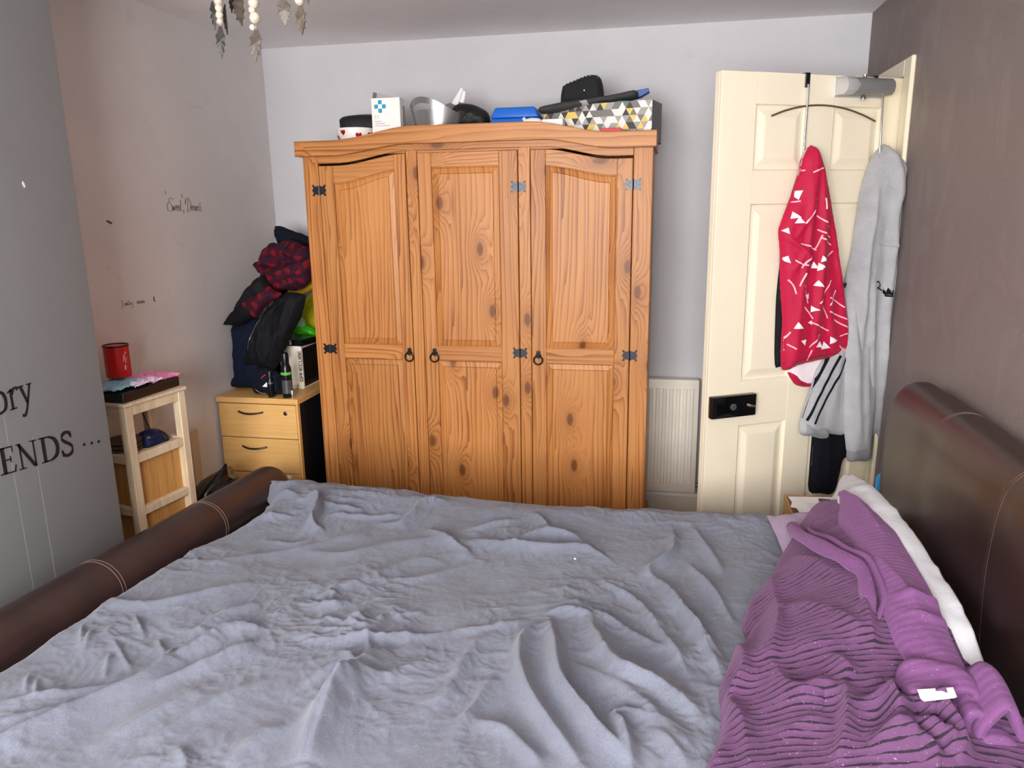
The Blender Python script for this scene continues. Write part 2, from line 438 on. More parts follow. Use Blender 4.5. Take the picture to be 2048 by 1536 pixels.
# ------------------------------------------------------------------ numpy noise, folds
def _h(ix, iy, s):
    v = np.sin(ix * 127.1 + iy * 311.7 + s * 74.7) * 43758.5453; return v - np.floor(v)
def vnoise(x, y, s=0):
    x, y = x * .8 + y * .6 + s * 1.7, y * .8 - x * .6 + s * 2.3          # gradient noise on a turned lattice
    ix = np.floor(x); iy = np.floor(y); gx = x - ix; gy = y - iy; fx, fy = gx, gy
    fx = fx * fx * fx * (fx * (fx * 6 - 15) + 10); fy = fy * fy * fy * (fy * (fy * 6 - 15) + 10)
    def g(i, j):
        t = 6.2832 * _h(ix + i, iy + j, s); return np.cos(t) * (gx - i) + np.sin(t) * (gy - j)
    return .8 * ((g(0, 0) * (1 - fx) + g(1, 0) * fx) * (1 - fy) + (g(0, 1) * (1 - fx) + g(1, 1) * fx) * fy)
def fbm(x, y, s=0, o=4):
    r = 0; a = 1.0
    for i in range(o): r = r + a * vnoise(x * 2 ** i, y * 2 ** i, s + i * 13); a *= 0.5
    return r
def ridge(x, y, s=0, o=3):
    r = 0; a = 1.0
    for i in range(o): r = r + a * (1 - 4 * np.abs(vnoise(x * 2 ** i, y * 2 ** i, s + 7 * i))); a *= 0.5
    return r
def smooth_poly(pts, k=6):
    pts = [np.array(p, float) for p in pts]
    if len(pts) < 3: return [pts[0] + (pts[1] - pts[0]) * t for t in np.linspace(0, 1, 4)]
    out = []; e = [2 * pts[0] - pts[1]] + pts + [2 * pts[-1] - pts[-2]]
    for i in range(1, len(e) - 2):
        p0, p1, p2, p3 = e[i - 1:i + 3]
        for t in np.linspace(0, 1, k, endpoint=False):
            out.append(0.5 * ((2 * p1) + (-p0 + p2) * t + (2 * p0 - 5 * p1 + 4 * p2 - p3) * t * t + (-p0 + 3 * p1 - 3 * p2 + p3) * t ** 3))
    out.append(pts[-1]); return out
def folds(X, Y, fl):
    """fl: (points, width, amp) ridges; sharper on one side when width is a pair"""
    H = np.zeros_like(X)
    for pts, wd, amp in fl:
        q = smooth_poly(pts, 5); n = len(q) - 1
        w1, w2 = wd if isinstance(wd, tuple) else (wd, wd)
        lo = np.min(q, axis=0) - 3 * max(w1, w2); hi = np.max(q, axis=0) + 3 * max(w1, w2)
        sel = (X > lo[0]) & (X < hi[0]) & (Y > lo[1]) & (Y < hi[1])
        if not sel.any(): continue
        x = X[sel]; y = Y[sel]; best = np.full(x.shape, 1e9); sg = np.zeros(x.shape); st = np.zeros(x.shape)
        for i in range(n):
            a = q[i]; d = q[i + 1] - a; L2 = d @ d + 1e-12
            t = np.clip(((x - a[0]) * d[0] + (y - a[1]) * d[1]) / L2, 0, 1)
            ex = x - a[0] - t * d[0]; ey = y - a[1] - t * d[1]; dd = np.sqrt(ex * ex + ey * ey)
            m = dd < best; best[m] = dd[m]; sg[m] = np.sign(d[0] * ey - d[1] * ex)[m]; st[m] = ((i + t) / n)[m]
        ww = np.where(sg > 0, w1, w2); tp = np.clip(np.sin(np.pi * np.clip(st, 0.02, 0.98)), 0, 1) ** 0.6
        H[sel] += amp * tp * np.exp(-(best / ww) ** 1.5)
    return H
def grid_faces(nu, nv, off=0, flip=False):
    f = []
    for i in range(nu - 1):
        for j in range(nv - 1):
            a = off + i * nv + j
            q = (a, a + nv, a + nv + 1, a + 1); f.append(q[::-1] if flip else q)
    return f
def grid_mesh(name, P3, mat, parent=None, thick=0.0, uv=None, down=(0, 0, -1)):
    """P3 (nu, nv, 3) sheet; with thick it becomes a closed sheet offset along down"""
    nu, nv, _ = P3.shape; V = P3.reshape(-1, 3); fs = grid_faces(nu, nv); UV = uv.reshape(-1, 2) if uv is not None else None
    if thick > 0:
        B = V + np.array(down, float) * thick; o = nu * nv; fs = fs + grid_faces(nu, nv, o, True)
        rim = [(i, 0) for i in range(nu)] + [(nu - 1, j) for j in range(1, nv)] + [(i, nv - 1) for i in range(nu - 2, -1, -1)] + [(0, j) for j in range(nv - 2, 0, -1)]
        idx = [i * nv + j for i, j in rim]
        for a, b in zip(idx, idx[1:] + idx[:1]): fs.append((a, a + o, b + o, b))
        V = np.vstack([V, B]); UV = np.vstack([UV, UV]) if UV is not None else None
    return mk(name, V, fs, mat, parent, True, UV)

class Plane:
    """an upright plane: origin, horizontal direction U, normal N towards the viewer side"""
    def __init__(s, o, u):
        s.o = np.array(o, float); s.u = _n(np.array([u[0], u[1], 0.0])); s.n = np.array([s.u[1], -s.u[0], 0.0])
    def px(s, px, py, d=0.0):
        p = PP(px, py, s.o + s.n * d, s.n) - s.o; return np.array([p @ s.u, p[2] + s.o[2]])
    def to3(s, u, z, d): return s.o[None, :2] * 0 + 0
    def p3(s, u, z, d):
        u = np.asarray(u, float); z = np.asarray(z, float); d = np.asarray(d, float)
        return np.stack([s.o[0] + s.u[0] * u + s.n[0] * d, s.o[1] + s.u[1] * u + s.n[1] * d, z + 0 * u], axis=-1)
def poly_resample(pts, step):
    out = []
    n = len(pts)
    for i in range(n):
        a = np.array(pts[i]); b = np.array(pts[(i + 1) % n]); k = max(1, int(np.linalg.norm(b - a) / step))
        for j in range(k): out.append(a + (b - a) * j / k)
    return out
def inside(x, y, poly):
    r = np.zeros(x.shape, bool); n = len(poly)
    for i in range(n):
        x0, y0 = poly[i]; x1, y1 = poly[(i + 1) % n]
        c = ((y0 > y) != (y1 > y)) & (x < (x1 - x0) * (y - y0) / (y1 - y0 + 1e-15) + x0); r ^= c
    return r
def edge_dist(x, y, poly):
    b = np.full(x.shape, 1e9); n = len(poly)
    for i in range(n):
        a = np.array(poly[i]); d = np.array(poly[(i + 1) % n]) - a; L = d @ d + 1e-15
        t = np.clip(((x - a[0]) * d[0] + (y - a[1]) * d[1]) / L, 0, 1)
        b = np.minimum(b, np.hypot(x - a[0] - t * d[0], y - a[1] - t * d[1]))
    return b
class Puff:
    """a stuffed or hanging piece of cloth: outline on a plane, inflated to front and back, with folds"""
    def __init__(s, plane, outline_px, d, T, R, fl_px=(), step=0.008, back=0.4, px=True, nz=0.004, seed=0, smooth=2, nscale=14.0, lean=0.0, drape=0.0, dfreq=26.0, dst=.12, wig=0.0, zmin=None):
        s.pl = plane; s.d = d; s.T = T; s.R = R; s.back = back; s.nz = nz; s.seed = seed; s.ns = nscale; s.lean = lean; s.dr = drape; s.df = dfreq; s.dst = dst
        s.poly = [plane.px(a, b, d) for a, b in outline_px] if px else [np.array(q) for q in outline_px]
        if smooth: s.poly = smooth_poly(s.poly + [s.poly[0]], 1 + smooth)[:-1]
        if wig:
            s.poly = poly_resample(s.poly, .012); q = np.array(s.poly)
            s.poly = [p + wig * np.array([vnoise(p[:1] * 22, p[1:] * 22, seed + 3)[0], vnoise(p[:1] * 22, p[1:] * 22, seed + 5)[0]]) for p in q]
        if zmin is not None: s.poly = [np.array([q[0], max(q[1], zmin)]) for q in s.poly]
        s.fl = [([plane.px(a, b, d) for a, b in p], wd, am) for p, wd, am in fl_px]
        s.step = step
        s.z0 = min(q[1] for q in s.poly)
    def front(s, u, z):
        e = edge_dist(u, z, s.poly); t = np.clip(e / s.R, 0, 1); pf = np.sqrt(np.clip(1 - (1 - t) ** 2, 0, 1))
        h = s.d + s.T * pf + np.minimum(1, t * 3) * (folds(u, z, s.fl) + s.nz * fbm(u * s.ns, z * s.ns * 0.45, s.seed))
        if s.dr:
            wu = u + .05 * fbm(u * 3, z * 3, s.seed + 40, 2)
            h = h + np.minimum(1, t * 2.5) * s.dr * (ridge(wu * s.df * .4, z * s.df * .4 * s.dst, s.seed + 21, 2) * .5 + .6 * fbm(wu * s.df * .7, z * s.df * s.dst, s.seed + 33, 2))
        return h + s.lean * (z - s.z0)
    def build(s, name, mat, parent=None, uvs=1.0, uvw=0.0, uvr=0.0):
        rim = poly_resample(s.poly, s.step)
        lo = np.min(rim, axis=0); hi = np.max(rim, axis=0)
        gx, gz = np.meshgrid(np.arange(lo[0], hi[0], s.step), np.arange(lo[1], hi[1], s.step))
        gx = gx.ravel() + 0.15 * s.step * np.sin(gz.ravel() * 977); gz = gz.ravel()
        ok = inside(gx, gz, rim); gx = gx[ok]; gz = gz[ok]
        ok = edge_dist(gx, gz, rim) > s.step * 0.5; gx = gx[ok]; gz = gz[ok]
        n0 = len(rim); pts = [Vector((float(a), float(b))) for a, b in rim] + [Vector((float(a), float(b))) for a, b in zip(gx, gz)]
        r = delaunay_2d_cdt(pts, [(i, (i + 1) % n0) for i in range(n0)], [], 1, 1e-6)
        V2 = np.array([[v.x, v.y] for v in r[0]]); T3 = [tuple(f) for f in r[2]]
        f = s.front(V2[:, 0], V2[:, 1]); e = edge_dist(V2[:, 0], V2[:, 1], rim)
        base = s.d + s.lean * (V2[:, 1] - s.z0)
        bk = base - s.T * s.back * np.sqrt(np.clip(1 - (1 - np.clip(e / s.R, 0, 1)) ** 2, 0, 1)) - 0.002
        A = s.pl.p3(V2[:, 0], V2[:, 1], f); B = s.pl.p3(V2[:, 0], V2[:, 1], bk); n = len(V2)
        # shared rim: link front rim to back rim
        ec = {}
        for t in T3:
            for i in range(3):
                a, b = t[i], t[(i + 1) % 3]; ec[(a, b)] = ec.get((a, b), 0) + 1
        fs = [t for t in T3] + [tuple(i + n for i in t[::-1]) for t in T3]
        for (a, b) in ec:
            if (b, a) not in ec: fs.append((b, a, a + n, b + n))
        uq = V2 + uvw * np.stack([fbm(V2[:, 0] * 9, V2[:, 1] * 9, s.seed + 2, 2), fbm(V2[:, 0] * 9, V2[:, 1] * 9, s.seed + 8, 2)], -1)
        cr, sr = math.cos(uvr), math.sin(uvr); uq = np.stack([uq[:, 0] * cr - uq[:, 1] * sr, uq[:, 0] * sr + uq[:, 1] * cr], -1)
        uv = np.vstack([uq, uq]) * uvs
        return mk(name, np.vstack([A, B]), fs, mat, parent, True, uv)
    def decal(s, name, polys, mat, parent, lift=0.0035, px=True):
        """flat print laid on the front of the cloth: list of outlines"""
        V = []; Fc = []
        for p in polys:
            q = [s.pl.px(a, b, s.d + s.T) for a, b in p] if px else [np.array(v) for v in p]
            q = poly_resample(q, 0.012)
            c = np.mean(q, axis=0); ring = [c] + q
            o = len(V)
            # inner ring so that the print follows the cloth
            mid = [c + (v - c) * 0.5 for v in q]
            allp = np.array([c] + mid + q); d = s.front(allp[:, 0], allp[:, 1]) + lift
            V.extend(s.pl.p3(allp[:, 0], allp[:, 1], d)); k = len(q)
            for i in range(k):
                j = (i + 1) % k
                Fc.append((o, o + 1 + i, o + 1 + j)); Fc.append((o + 1 + i, o + 1 + k + i, o + 1 + k + j, o + 1 + j))
        return mk(name, V, Fc, mat, parent, True)
    def strip(s, name, lines, wd, mat, parent, lift=0.0035, px=True):
        V = []; Fc = []
        for ln in lines:
            q = smooth_poly([s.pl.px(a, b, s.d + s.T) for a, b in ln] if px else ln, 8); o = len(V)
            for i, p in enumerate(q):
                t = q[min(i + 1, len(q) - 1)] - q[max(i - 1, 0)]; t = t / (np.linalg.norm(t) + 1e-9); nn = np.array([-t[1], t[0]])
                for sg in (-1, 1):
                    v = p + nn * sg * wd / 2
                    V.append(s.pl.p3(v[0], v[1], s.front(v[:1], v[1:])[0] + lift))
                if i: Fc.append((o + 2 * i - 2, o + 2 * i - 1, o + 2 * i + 1, o + 2 * i))
        return mk(name, V, Fc, mat, parent, True)

# flat lettering: outlines given in a unit box and laid on a plane
def flat_marks(name, shapes, to3, mat, parent, thick=0.0012, nrm=(0, 0, 0)):
    V = []; Fc = []; nv = np.array(nrm, float)
    for sh in shapes:
        v2 = [Vector((float(a), float(b))) for a, b in sh]; n = len(v2)
        r = delaunay_2d_cdt(v2, [(i, (i + 1) % n) for i in range(n)], [], 1, 1e-7); o = len(V)
        base = [np.array(to3(q.x, q.y)) for q in r[0]]
        k = len(base); V.extend([b + nv * thick for b in base]); V.extend(base)
        for f in r[2]: Fc.append(tuple(o + i for i in f)); Fc.append(tuple(o + k + i for i in f[::-1]))
        ec = {(f[i], f[(i + 1) % len(f)]) for f in r[2] for i in range(len(f))}
        for a, b in ec:
            if (b, a) not in ec: Fc.append((o + b, o + a, o + k + a, o + k + b))
    return mk(name, V, Fc, mat, parent)
def pen(pts, wv, wh=None, k=7, closed=False, smooth=True):
    """a broad-nib stroke: list of quads along a path, thick where it runs upright (wv), thin where it runs level (wh)"""
    wh = wv if wh is None else wh
    q = smooth_poly(list(pts) + ([pts[0]] if closed else []), k) if smooth else [np.array(p, float) for p in pts]
    L = []; R = []
    for i, p in enumerate(q):
        if closed: a = q[(i - 1) % (len(q) - 1)]; b = q[(i + 1) % (len(q) - 1)]
        else: a = q[max(i - 1, 0)]; b = q[min(i + 1, len(q) - 1)]
        t = b - a; t = t / (np.linalg.norm(t) + 1e-9); w = abs(t[1]) * wv + abs(t[0]) * wh
        nn = np.array([-t[1], t[0]]) * w / 2; L.append(p + nn); R.append(p - nn)
    return [[L[i], L[i + 1], R[i + 1], R[i]] for i in range(len(q) - 1)]
# ================================================================== STRUCTURE
def struct(o): o['kind'] = 'structure'; return o
HX = 2.0                                            # far side of the hall beyond the doorway
struct(box('floor', XL - .12, HX, YF - .12, YB + .12, -0.10, -0.012, 'floor_oak', bev=0))
fl = bpy.data.objects['floor']
pw = 0.19
for j in range(28):                                 # laminate boards laid across the room
    y1 = YB - 0.002 - j * pw; y0 = max(y1 - pw + 0.002, YF + .001)
    if y1 < YF + .02: break
    x0 = XL + .002 - (0.0, .55, .95, .3)[j % 4]
    while x0 < XR - .01:
        a0, a1 = max(x0, XL + .002), min(x0 + 1.277, XR - .002)
        if a1 - a0 > .02: box('floor_board', a0, a1, y0, y1, -0.012, 0.0, 'floor_oak', fl, bev=0.0015)
        x0 += 1.28
struct(box('ceiling', XL - .12, HX, YF - .12, YB + .12, ZC, ZC + .1, 'paint_ceiling', bev=0))
struct(box('wall_back', XL - .12, HX, YB, YB + .12, -.0, ZC, 'paint_back', bev=0))
struct(box('wall_left', XL - .12, XL, YF, YB, 0, ZC, 'paint_left', bev=0))
struct(box('wall_chimney_breast', XL, XB, YB0, YB1, 0, ZC, 'paint_breast', bev=0.006, seg=2))
DY0, DY1, DZ = 3.155, 3.72, 1.995
struct(prism('wall_right', [(YF, 0), (DY0, 0), (DY0, DZ), (DY1, DZ), (DY1, 0), (YB, 0), (YB, ZC), (YF, ZC)], 'x', XR, XR + .12, 'damask_wallpaper'))
struct(prism('wall_hall', [(XR + .12, 2.3), (HX, 2.3), (HX, YB), (HX - .08, YB), (HX - .08, 2.38), (XR + .12, 2.38)], 'z', 0, ZC, 'paint_white'))
WX0, WX1, WZ0, WZ1 = -1.62, 0.42, 0.92, 2.20
bm = bmesh.new()
bm_box(bm, XL - .12, WX0, YF - .12, YF, 0, ZC); bm_box(bm, WX1, XR + .12, YF - .12, YF, 0, ZC)
bm_box(bm, WX0, WX1, YF - .12, YF, 0, WZ0); bm_box(bm, WX0, WX1, YF - .12, YF, WZ1, ZC)
struct(from_bm('wall_front', bm, 'paint_back'))
# window behind the camera
t = NT('window_glass'); tr = t.n('ShaderNodeBsdfTransparent'); gl = t.n('ShaderNodeBsdfGlossy'); gl.inputs['Roughness'].default_value = 0.02
mx = t.n('ShaderNodeMixShader'); mx.inputs[0].default_value = 0.05; t.l(tr.outputs[0], mx.inputs[1]); t.l(gl.outputs[0], mx.inputs[2])
t.l(mx.outputs[0], t.t.nodes['Material Output'].inputs['Surface']); M['window_glass'] = t.m
wi = struct(empty('window_1', (0.5 * (WX0 + WX1), YF - .06, WZ0)))
bm = bmesh.new()
for a, b, c, d in ((WX0, WX1, WZ0, WZ0 + .06), (WX0, WX1, WZ1 - .06, WZ1), (WX0, WX0 + .06, WZ0, WZ1), (WX1 - .06, WX1, WZ0, WZ1), (-0.64, -0.56, WZ0, WZ1)):
    bm_box(bm, a, b, YF - .09, YF - .03, c, d)
from_bm('window_frame', bm, 'window_pvc', wi)
for a, b in ((WX0 + .06, -0.64), (-0.56, WX1 - .06)): box('pane', a, b, YF - .064, YF - .056, WZ0 + .06, WZ1 - .06, 'window_glass', wi, bev=0)
box('window_sill', WX0 - .05, WX1 + .05, YF, YF + .09, WZ0 - .03, WZ0, 'window_pvc', wi, bev=.004)
struct(prism('baseboard_back', [(YB, 0), (YB - .016, 0), (YB - .016, .095), (YB - .010, .11), (YB, .115)], 'x', -0.9, XR, 'gloss_white'))
box('quadrant_strip', -0.06, XR - .001, YB - .030, YB - .016, 0, .016, 'oak_board', bpy.data.objects['baseboard_back'], bev=.004)
# doorway lining and architrave
fr = struct(empty('trim_1', (XR, DY0, 0)))
box('architrave', XR - .016, XR, DY0 - .085, DY0, 0, DZ + .06, 'door_cream', fr, bev=.004)
box('architrave', XR - .016, XR, DY0, YB - .002, DZ, DZ + .06, 'door_cream', fr, bev=.004)
box('jamb_lining', XR - .004, XR + .12, DY0 - .002, DY0 + .025, 0, DZ, 'door_cream', fr, bev=0)
box('head_lining', XR - .004, XR + .12, DY0, DY1, DZ - .025, DZ + .001, 'door_cream', fr, bev=0)
# raised wallpaper joints on the chimney breast
for yy, z0, z1 in ((1.655, .30, 1.15), (1.735, .25, 0.95)):
    box('wallpaper_joint', XB - .001, XB + .00015, yy - .0016, yy + .0016, z0, z1, 'paint_breast', bpy.data.objects['wall_chimney_breast'], bev=0)

# ---- lettering on the chimney breast (face x = XB, runs along +y)
def breast_to3(o_y, o_z, sc, rise):
    return lambda a, b: (XB, o_y + a * sc, o_z + b * sc + rise * a * sc)
def serif(x0, x1, y, th=0.05): return [(x0, y), (x1, y), (x1, y + th), (x0, y + th)]
G = {}
def rectp(a, b, c, d): return [(a, c), (b, c), (b, d), (a, d)]
G['E'] = ([rectp(.12, .26, 0, 1), rectp(.0, .62, 0, .05), rectp(.0, .60, .95, 1), rectp(.26, .48, .49, .54), [(.56, .05), (.62, .05), (.66, .26), (.62, .26)], [(.56, .95), (.60, .95), (.60, .76), (.57, .76)], rectp(.45, .49, .40, .63)], .74)
G['N'] = ([rectp(.12, .18, 0, 1), rectp(.0, .30, 0, .04), [(-.02, 1), (.16, 1), (.78, 0), (.72, -.03), (.62, 0), (.06, .94)], rectp(.70, .76, .0, 1), rectp(.58, .88, .96, 1)], .98)
G['D'] = ([rectp(.10, .24, 0, 1), rectp(.0, .30, 0, .045), rectp(.0, .30, .955, 1)] + pen([(.26, .975), (.48, .95), (.70, .80), (.78, .50), (.70, .20), (.48, .05), (.26, .025)], .15, .05), .94)
G['S'] = (pen([(.52, .78), (.44, .93), (.28, .975), (.12, .88), (.10, .72), (.24, .58), (.42, .46), (.52, .32), (.48, .12), (.28, .02), (.10, .08), (.03, .25)], .06, .12) + [rectp(.50, .53, .70, .98), rectp(.02, .05, .02, .30)], .66)
G['.'] = ([[(.09 + .075 * math.cos(q), .075 + .075 * math.sin(q)) for q in [2 * math.pi * i / 12 for i in range(12)]]], .42)
G[' '] = ([], .12)
G['o'] = (pen([(.25, .0), (.05, .10), (.0, .26), (.06, .43), (.25, .5), (.44, .42), (.5, .25), (.44, .08)], .10, .03, closed=True), .60)
G['r'] = ([rectp(.08, .17, 0, .46), rectp(.0, .28, 0, .03), [(.0, .43), (.17, .5), (.17, .44), (.0, .40)]] + pen([(.17, .36), (.24, .46), (.35, .48), (.40, .42)], .05, .05), .44)
G['y'] = ([[(.02, .47), (.13, .47), (.30, .10), (.25, .0)], rectp(-.03, .20, .46, .49), rectp(.32, .52, .46, .49)] + pen([(.44, .47), (.30, .12), (.20, -.10), (.10, -.22), (.0, -.20)], .05, .06), .56)
def textline(name, s, oy, oz, sc, rise, parent, mat='black_print', shear=0.0, gap=1.0):
    out = []; x = 0
    for ch in s:
        sh, adv = G[ch]
        out = [[(x * gap + a * min(gap, 1.08), b) for a, b in q] for q in sh]
        x += adv
        if out: flat_marks(name, out, breast_to3(oy, oz, sc, rise), mat, parent, .0012, (1, 0, 0))
cb = bpy.data.objects['wall_chimney_breast']
pE = P(2, 952, 0, XB); pS = P(148, 908, 0, XB)
cap = 0.074
wid = sum(G[c][1] for c in 'ENDS') - .1
sc = cap; g = (pS[1] - pE[1]) / (wid * sc)
rise = (pS[2] - pE[2]) / (pS[1] - pE[1])
lt = empty('wall_lettering', (XB, pE[1], pE[2]), 'black serif wall lettering reading ory and ENDS on the grey chimney breast', 'wall lettering')
textline('letter', 'ENDS', pE[1], pE[2], sc, rise, lt, gap=g)
for qx, qy in ((168, 889), (183, 886), (197, 883)):
    pq = P(qx, qy, 0, XB); textline('letter', '.', pq[1] - .006, pq[2] - .005, sc * .9, 0, lt)
po = P(-12, 832, 0, XB); pr = P(66, 806, 0, XB)
sc2 = 0.118; g2 = (pr[1] - po[1]) / (1.52 * sc2)
textline('letter', 'ory', po[1], po[2], sc2, (pr[2] - po[2]) / (pr[1] - po[1]), lt, gap=g2)

# ---- script decals on the left wall (face x = XL)
def script(name, strokes, pa, pb, wd, mat, parent):
    a = P(*pa, 0, XL); b = P(*pb, 0, XL); L = b[1] - a[1]; rz = (b[2] - a[2]) / L
    sh = []
    for st in strokes: sh += pen([np.array(p) for p in st], wd, wd * .35, k=5)
    return flat_marks(name, sh, lambda u, v: (XL, a[1] + u * L, a[2] + v * L + rz * u * L), mat, parent, .001, (1, 0, 0))
sweet = [[(.19, .20), (.15, .23), (.09, .22), (.08, .17), (.13, .11), (.14, .05), (.09, .01), (.02, .03), (.01, .10), (.05, .16)], [(.15, .10), (.155, .02), (.18, .09), (.19, .02), (.215, .10)],
         [(.225, .05), (.26, .08), (.25, .11), (.235, .04), (.27, .02)], [(.28, .05), (.31, .08), (.30, .11), (.285, .04), (.32, .02), (.35, .10)], [(.39, .20), (.36, .04), (.38, .01), (.40, .03)], [(.35, .12), (.41, .12)],
         [(.44, .30), (.445, .22)], [(.45, .03), (.44, -.03)], [(.0, .34), (.005, .28)],
         [(.60, .22), (.56, .02), (.53, .0)], [(.54, .20), (.51, .12), (.54, .22), (.62, .22), (.67, .14), (.63, .03), (.55, .0)],
         [(.67, .09), (.68, .01)], [(.675, .06), (.70, .10)], [(.71, .05), (.74, .08), (.72, .10), (.715, .03), (.75, .02)], [(.80, .08), (.77, .09), (.76, .03), (.79, .02), (.80, .09), (.805, .02)],
         [(.82, .09), (.825, .01)], [(.83, .07), (.86, .09), (.865, .01)], [(.87, .07), (.90, .09), (.905, .01)], [(.96, .16), (.93, .12), (.96, .06), (.94, .01), (.92, .02)]]
sd = script('wall_script_decal', sweet[:6], (335, 424), (405, 423), .009, 'faded_print', None)
script('small_mark', sweet[6:9], (335, 424), (405, 423), .009, 'faded_print', sd)['kind'] = 'stuff'
script('second_word', sweet[9:], (335, 424), (405, 423), .009, 'faded_print', sd)
tag(sd, 'faded script wall sticker reading Sweet Dreams on the left wall', 'wall sticker')
fee = []
for i in range(11):
    x = .05 + i * .05 + (.13 if i > 5 else 0); fee.append([(x, .0), (x + .012, .05), (x + .03, .045), (x + .025, .0), (x + .05, .012)])
fee[0] = [(.08, .11), (.02, .10), (.04, .02), (.0, -.05)]; fee[3] = [(.22, .10), (.20, .0), (.25, .02)]; fee[5] = [(.33, .05), (.34, -.06), (.28, -.07)]
sm = script('wall_script_decal', fee[:6], (243, 612), (306, 603), .012, 'pale_print', None)
tag(sm, 'very faint small script sticker low on the left wall above the red tin', 'wall sticker')
moon = [[(.0, .9), (-.35, .6), (-.4, .2), (-.1, -.1), (.35, -.1), (.05, .1), (-.05, .5)]]
script('faint_word', fee[6:], (243, 612), (306, 603), .012, 'pale_print', sm)
a = P(309, 602, 0, XL); flat_marks('crescent', moon, lambda u, v: (XL, a[1] + u * .014, a[2] + v * .024), 'black_print', sm, .001, (1, 0, 0))
a = P(218, 444, 0, XL); mark = flat_marks('butterfly_sticker', [[(-1, .5), (-.2, .6), (1, -.3), (.6, -.8), (-.4, -.2)]], lambda u, v: (XL, a[1] + u * .017, a[2] + v * .011), 'faded_print', None, .001, (1, 0, 0))
tag(mark, 'small dark wing-shaped fleck stuck on the left wall', 'sticker')
a = P(47, 369, 0, XB); mark = flat_marks('paint_chip', [[(-1, .4), (-.2, 1.1), (.7, .3), (.9, -.9), (0, -1)]], lambda u, v: (XB, a[1] + u * .005, a[2] + v * .008), 'lint', None, .0008, (1, 0, 0))
tag(mark, 'tiny white chip in the grey chimney breast paint', 'paint chip')

# ================================================================== WARDROBE
WY = 3.19; WB = 3.672; WL, WR = -1.555, -0.058
def sst(t): t = min(1, max(0, t)); return t * t * (3 - 2 * t)
def arch(x, a=-1.40, b=-1.04, c=-0.56, d=-0.23): return sst((x - a) / (b - a)) * sst((d - x) / (d - c))
def z_ct(x): return 1.840 + .048 * arch(x)
def z_cb(x): return 1.777 + .040 * arch(x, -1.42, -1.06, -0.50, -0.21)
def z_fb(x): return 1.748 + .043 * arch(x, -1.40, -1.08, -0.50, -0.22)
wr = empty('wardrobe', (-0.81, 3.46, 0), 'large orange pine three-door wardrobe with arched cornice against the back wall', 'wardrobe')
pv, ph = 'pine_vertical', 'pine_horizontal'
def topcurve(f, x0, x1, n=40): return [(x, f(x)) for x in np.linspace(x0, x1, n)]
cx0, cx1 = -1.575, -0.045
prism('cornice', [(p, q) for p, q in topcurve(z_cb, cx0, cx1)] + topcurve(z_ct, cx0, cx1)[::-1], 'y', 3.158, 3.186, ph, wr, .0025)
box('cornice_return', cx0, cx0 + .028, 3.186, WB - .03, 1.777, 1.840, ph, wr, .002)
box('cornice_return', cx1 - .028, cx1, 3.186, WB - .03, 1.777, 1.840, ph, wr, .002)
prism('frieze_rail', [(x, z) for x, z in topcurve(z_fb, -1.484, -0.135)] + [(x, z + .012) for x, z in topcurve(z_cb, -1.484, -0.135)][::-1], 'y', 3.1868, 3.21, ph, wr, .0015)
box('top_board', WL, WR, 3.20, WB, 1.782, 1.800, ph, wr, .001)
box('back_board', WL, WR, WB - .006, WB, .06, 1.79, pv, wr, 0)
box('side_panel', WL, WL + .018, WY + .024, WB - .006, .02, 1.782, pv, wr, .001)
box('side_panel', WR - .018, WR, WY + .024, WB - .006, .02, 1.782, pv, wr, .001)
box('base_board', WL + .018, WR - .018, 3.22, WB - .006, .10, .118, ph, wr, 0)
stiles = [(WL, -1.486, .0), (-1.087, -1.039, 0), (-.604, -.555, 0), (-.134, WR, 0)]
for a, b, _ in stiles:
    box('front_stile', a, b, WY, WY + .024, .11, 1.7825 if a in (WL, -.134) else z_fb(.5 * (a + b)) + .002, pv, wr, .002)
box('plinth', WL - .012, WR + .016, WY - .012, WB - .02, 0, .085, ph, wr, .003)
box('plinth_cap', WL - .008, WR + .012, WY - .008, WB - .02, .085, .11, ph, wr, .004)
def panel_mesh(name, xl, xr, zb, zt, y, levels, mat, parent, n=18):
    """raised panel: rings (inset, depth) around an outline with a shaped top zt(x)"""
    V = []; Fc = []; rings = []
    for ins, dep in levels:
        pts = [(xl + ins, zb + ins), (xr - ins, zb + ins)]
        for q in np.linspace(1, 0, n):
            xo = xl + (xr - xl) * q; pts.append((xl + ins + (xr - xl - 2 * ins) * q, zt(xo) - ins))
        rings.append([len(V) + i for i in range(len(pts))]); V += [(a, y + dep, b) for a, b in pts]
    m = len(rings[0])
    for A, B in zip(rings, rings[1:]):
        for i in range(m): Fc.append((A[i], A[(i + 1) % m], B[(i + 1) % m], B[i]))
    Fc.append(tuple(rings[-1]))
    o = len(V); V += [(v[0], y + .018, v[2]) for v in V[:m]]
    Fc.append(tuple(o + i for i in range(m))[::-1])
    for i in range(m): Fc.append((i, o + i, o + (i + 1) % m, (i + 1) % m))
    return mk(name, V, Fc, mat, parent)
LV = [(0.0, .012), (.003, .0125), (.006, .009), (.026, .0035), (.0275, .0052), (.0295, .0015)]
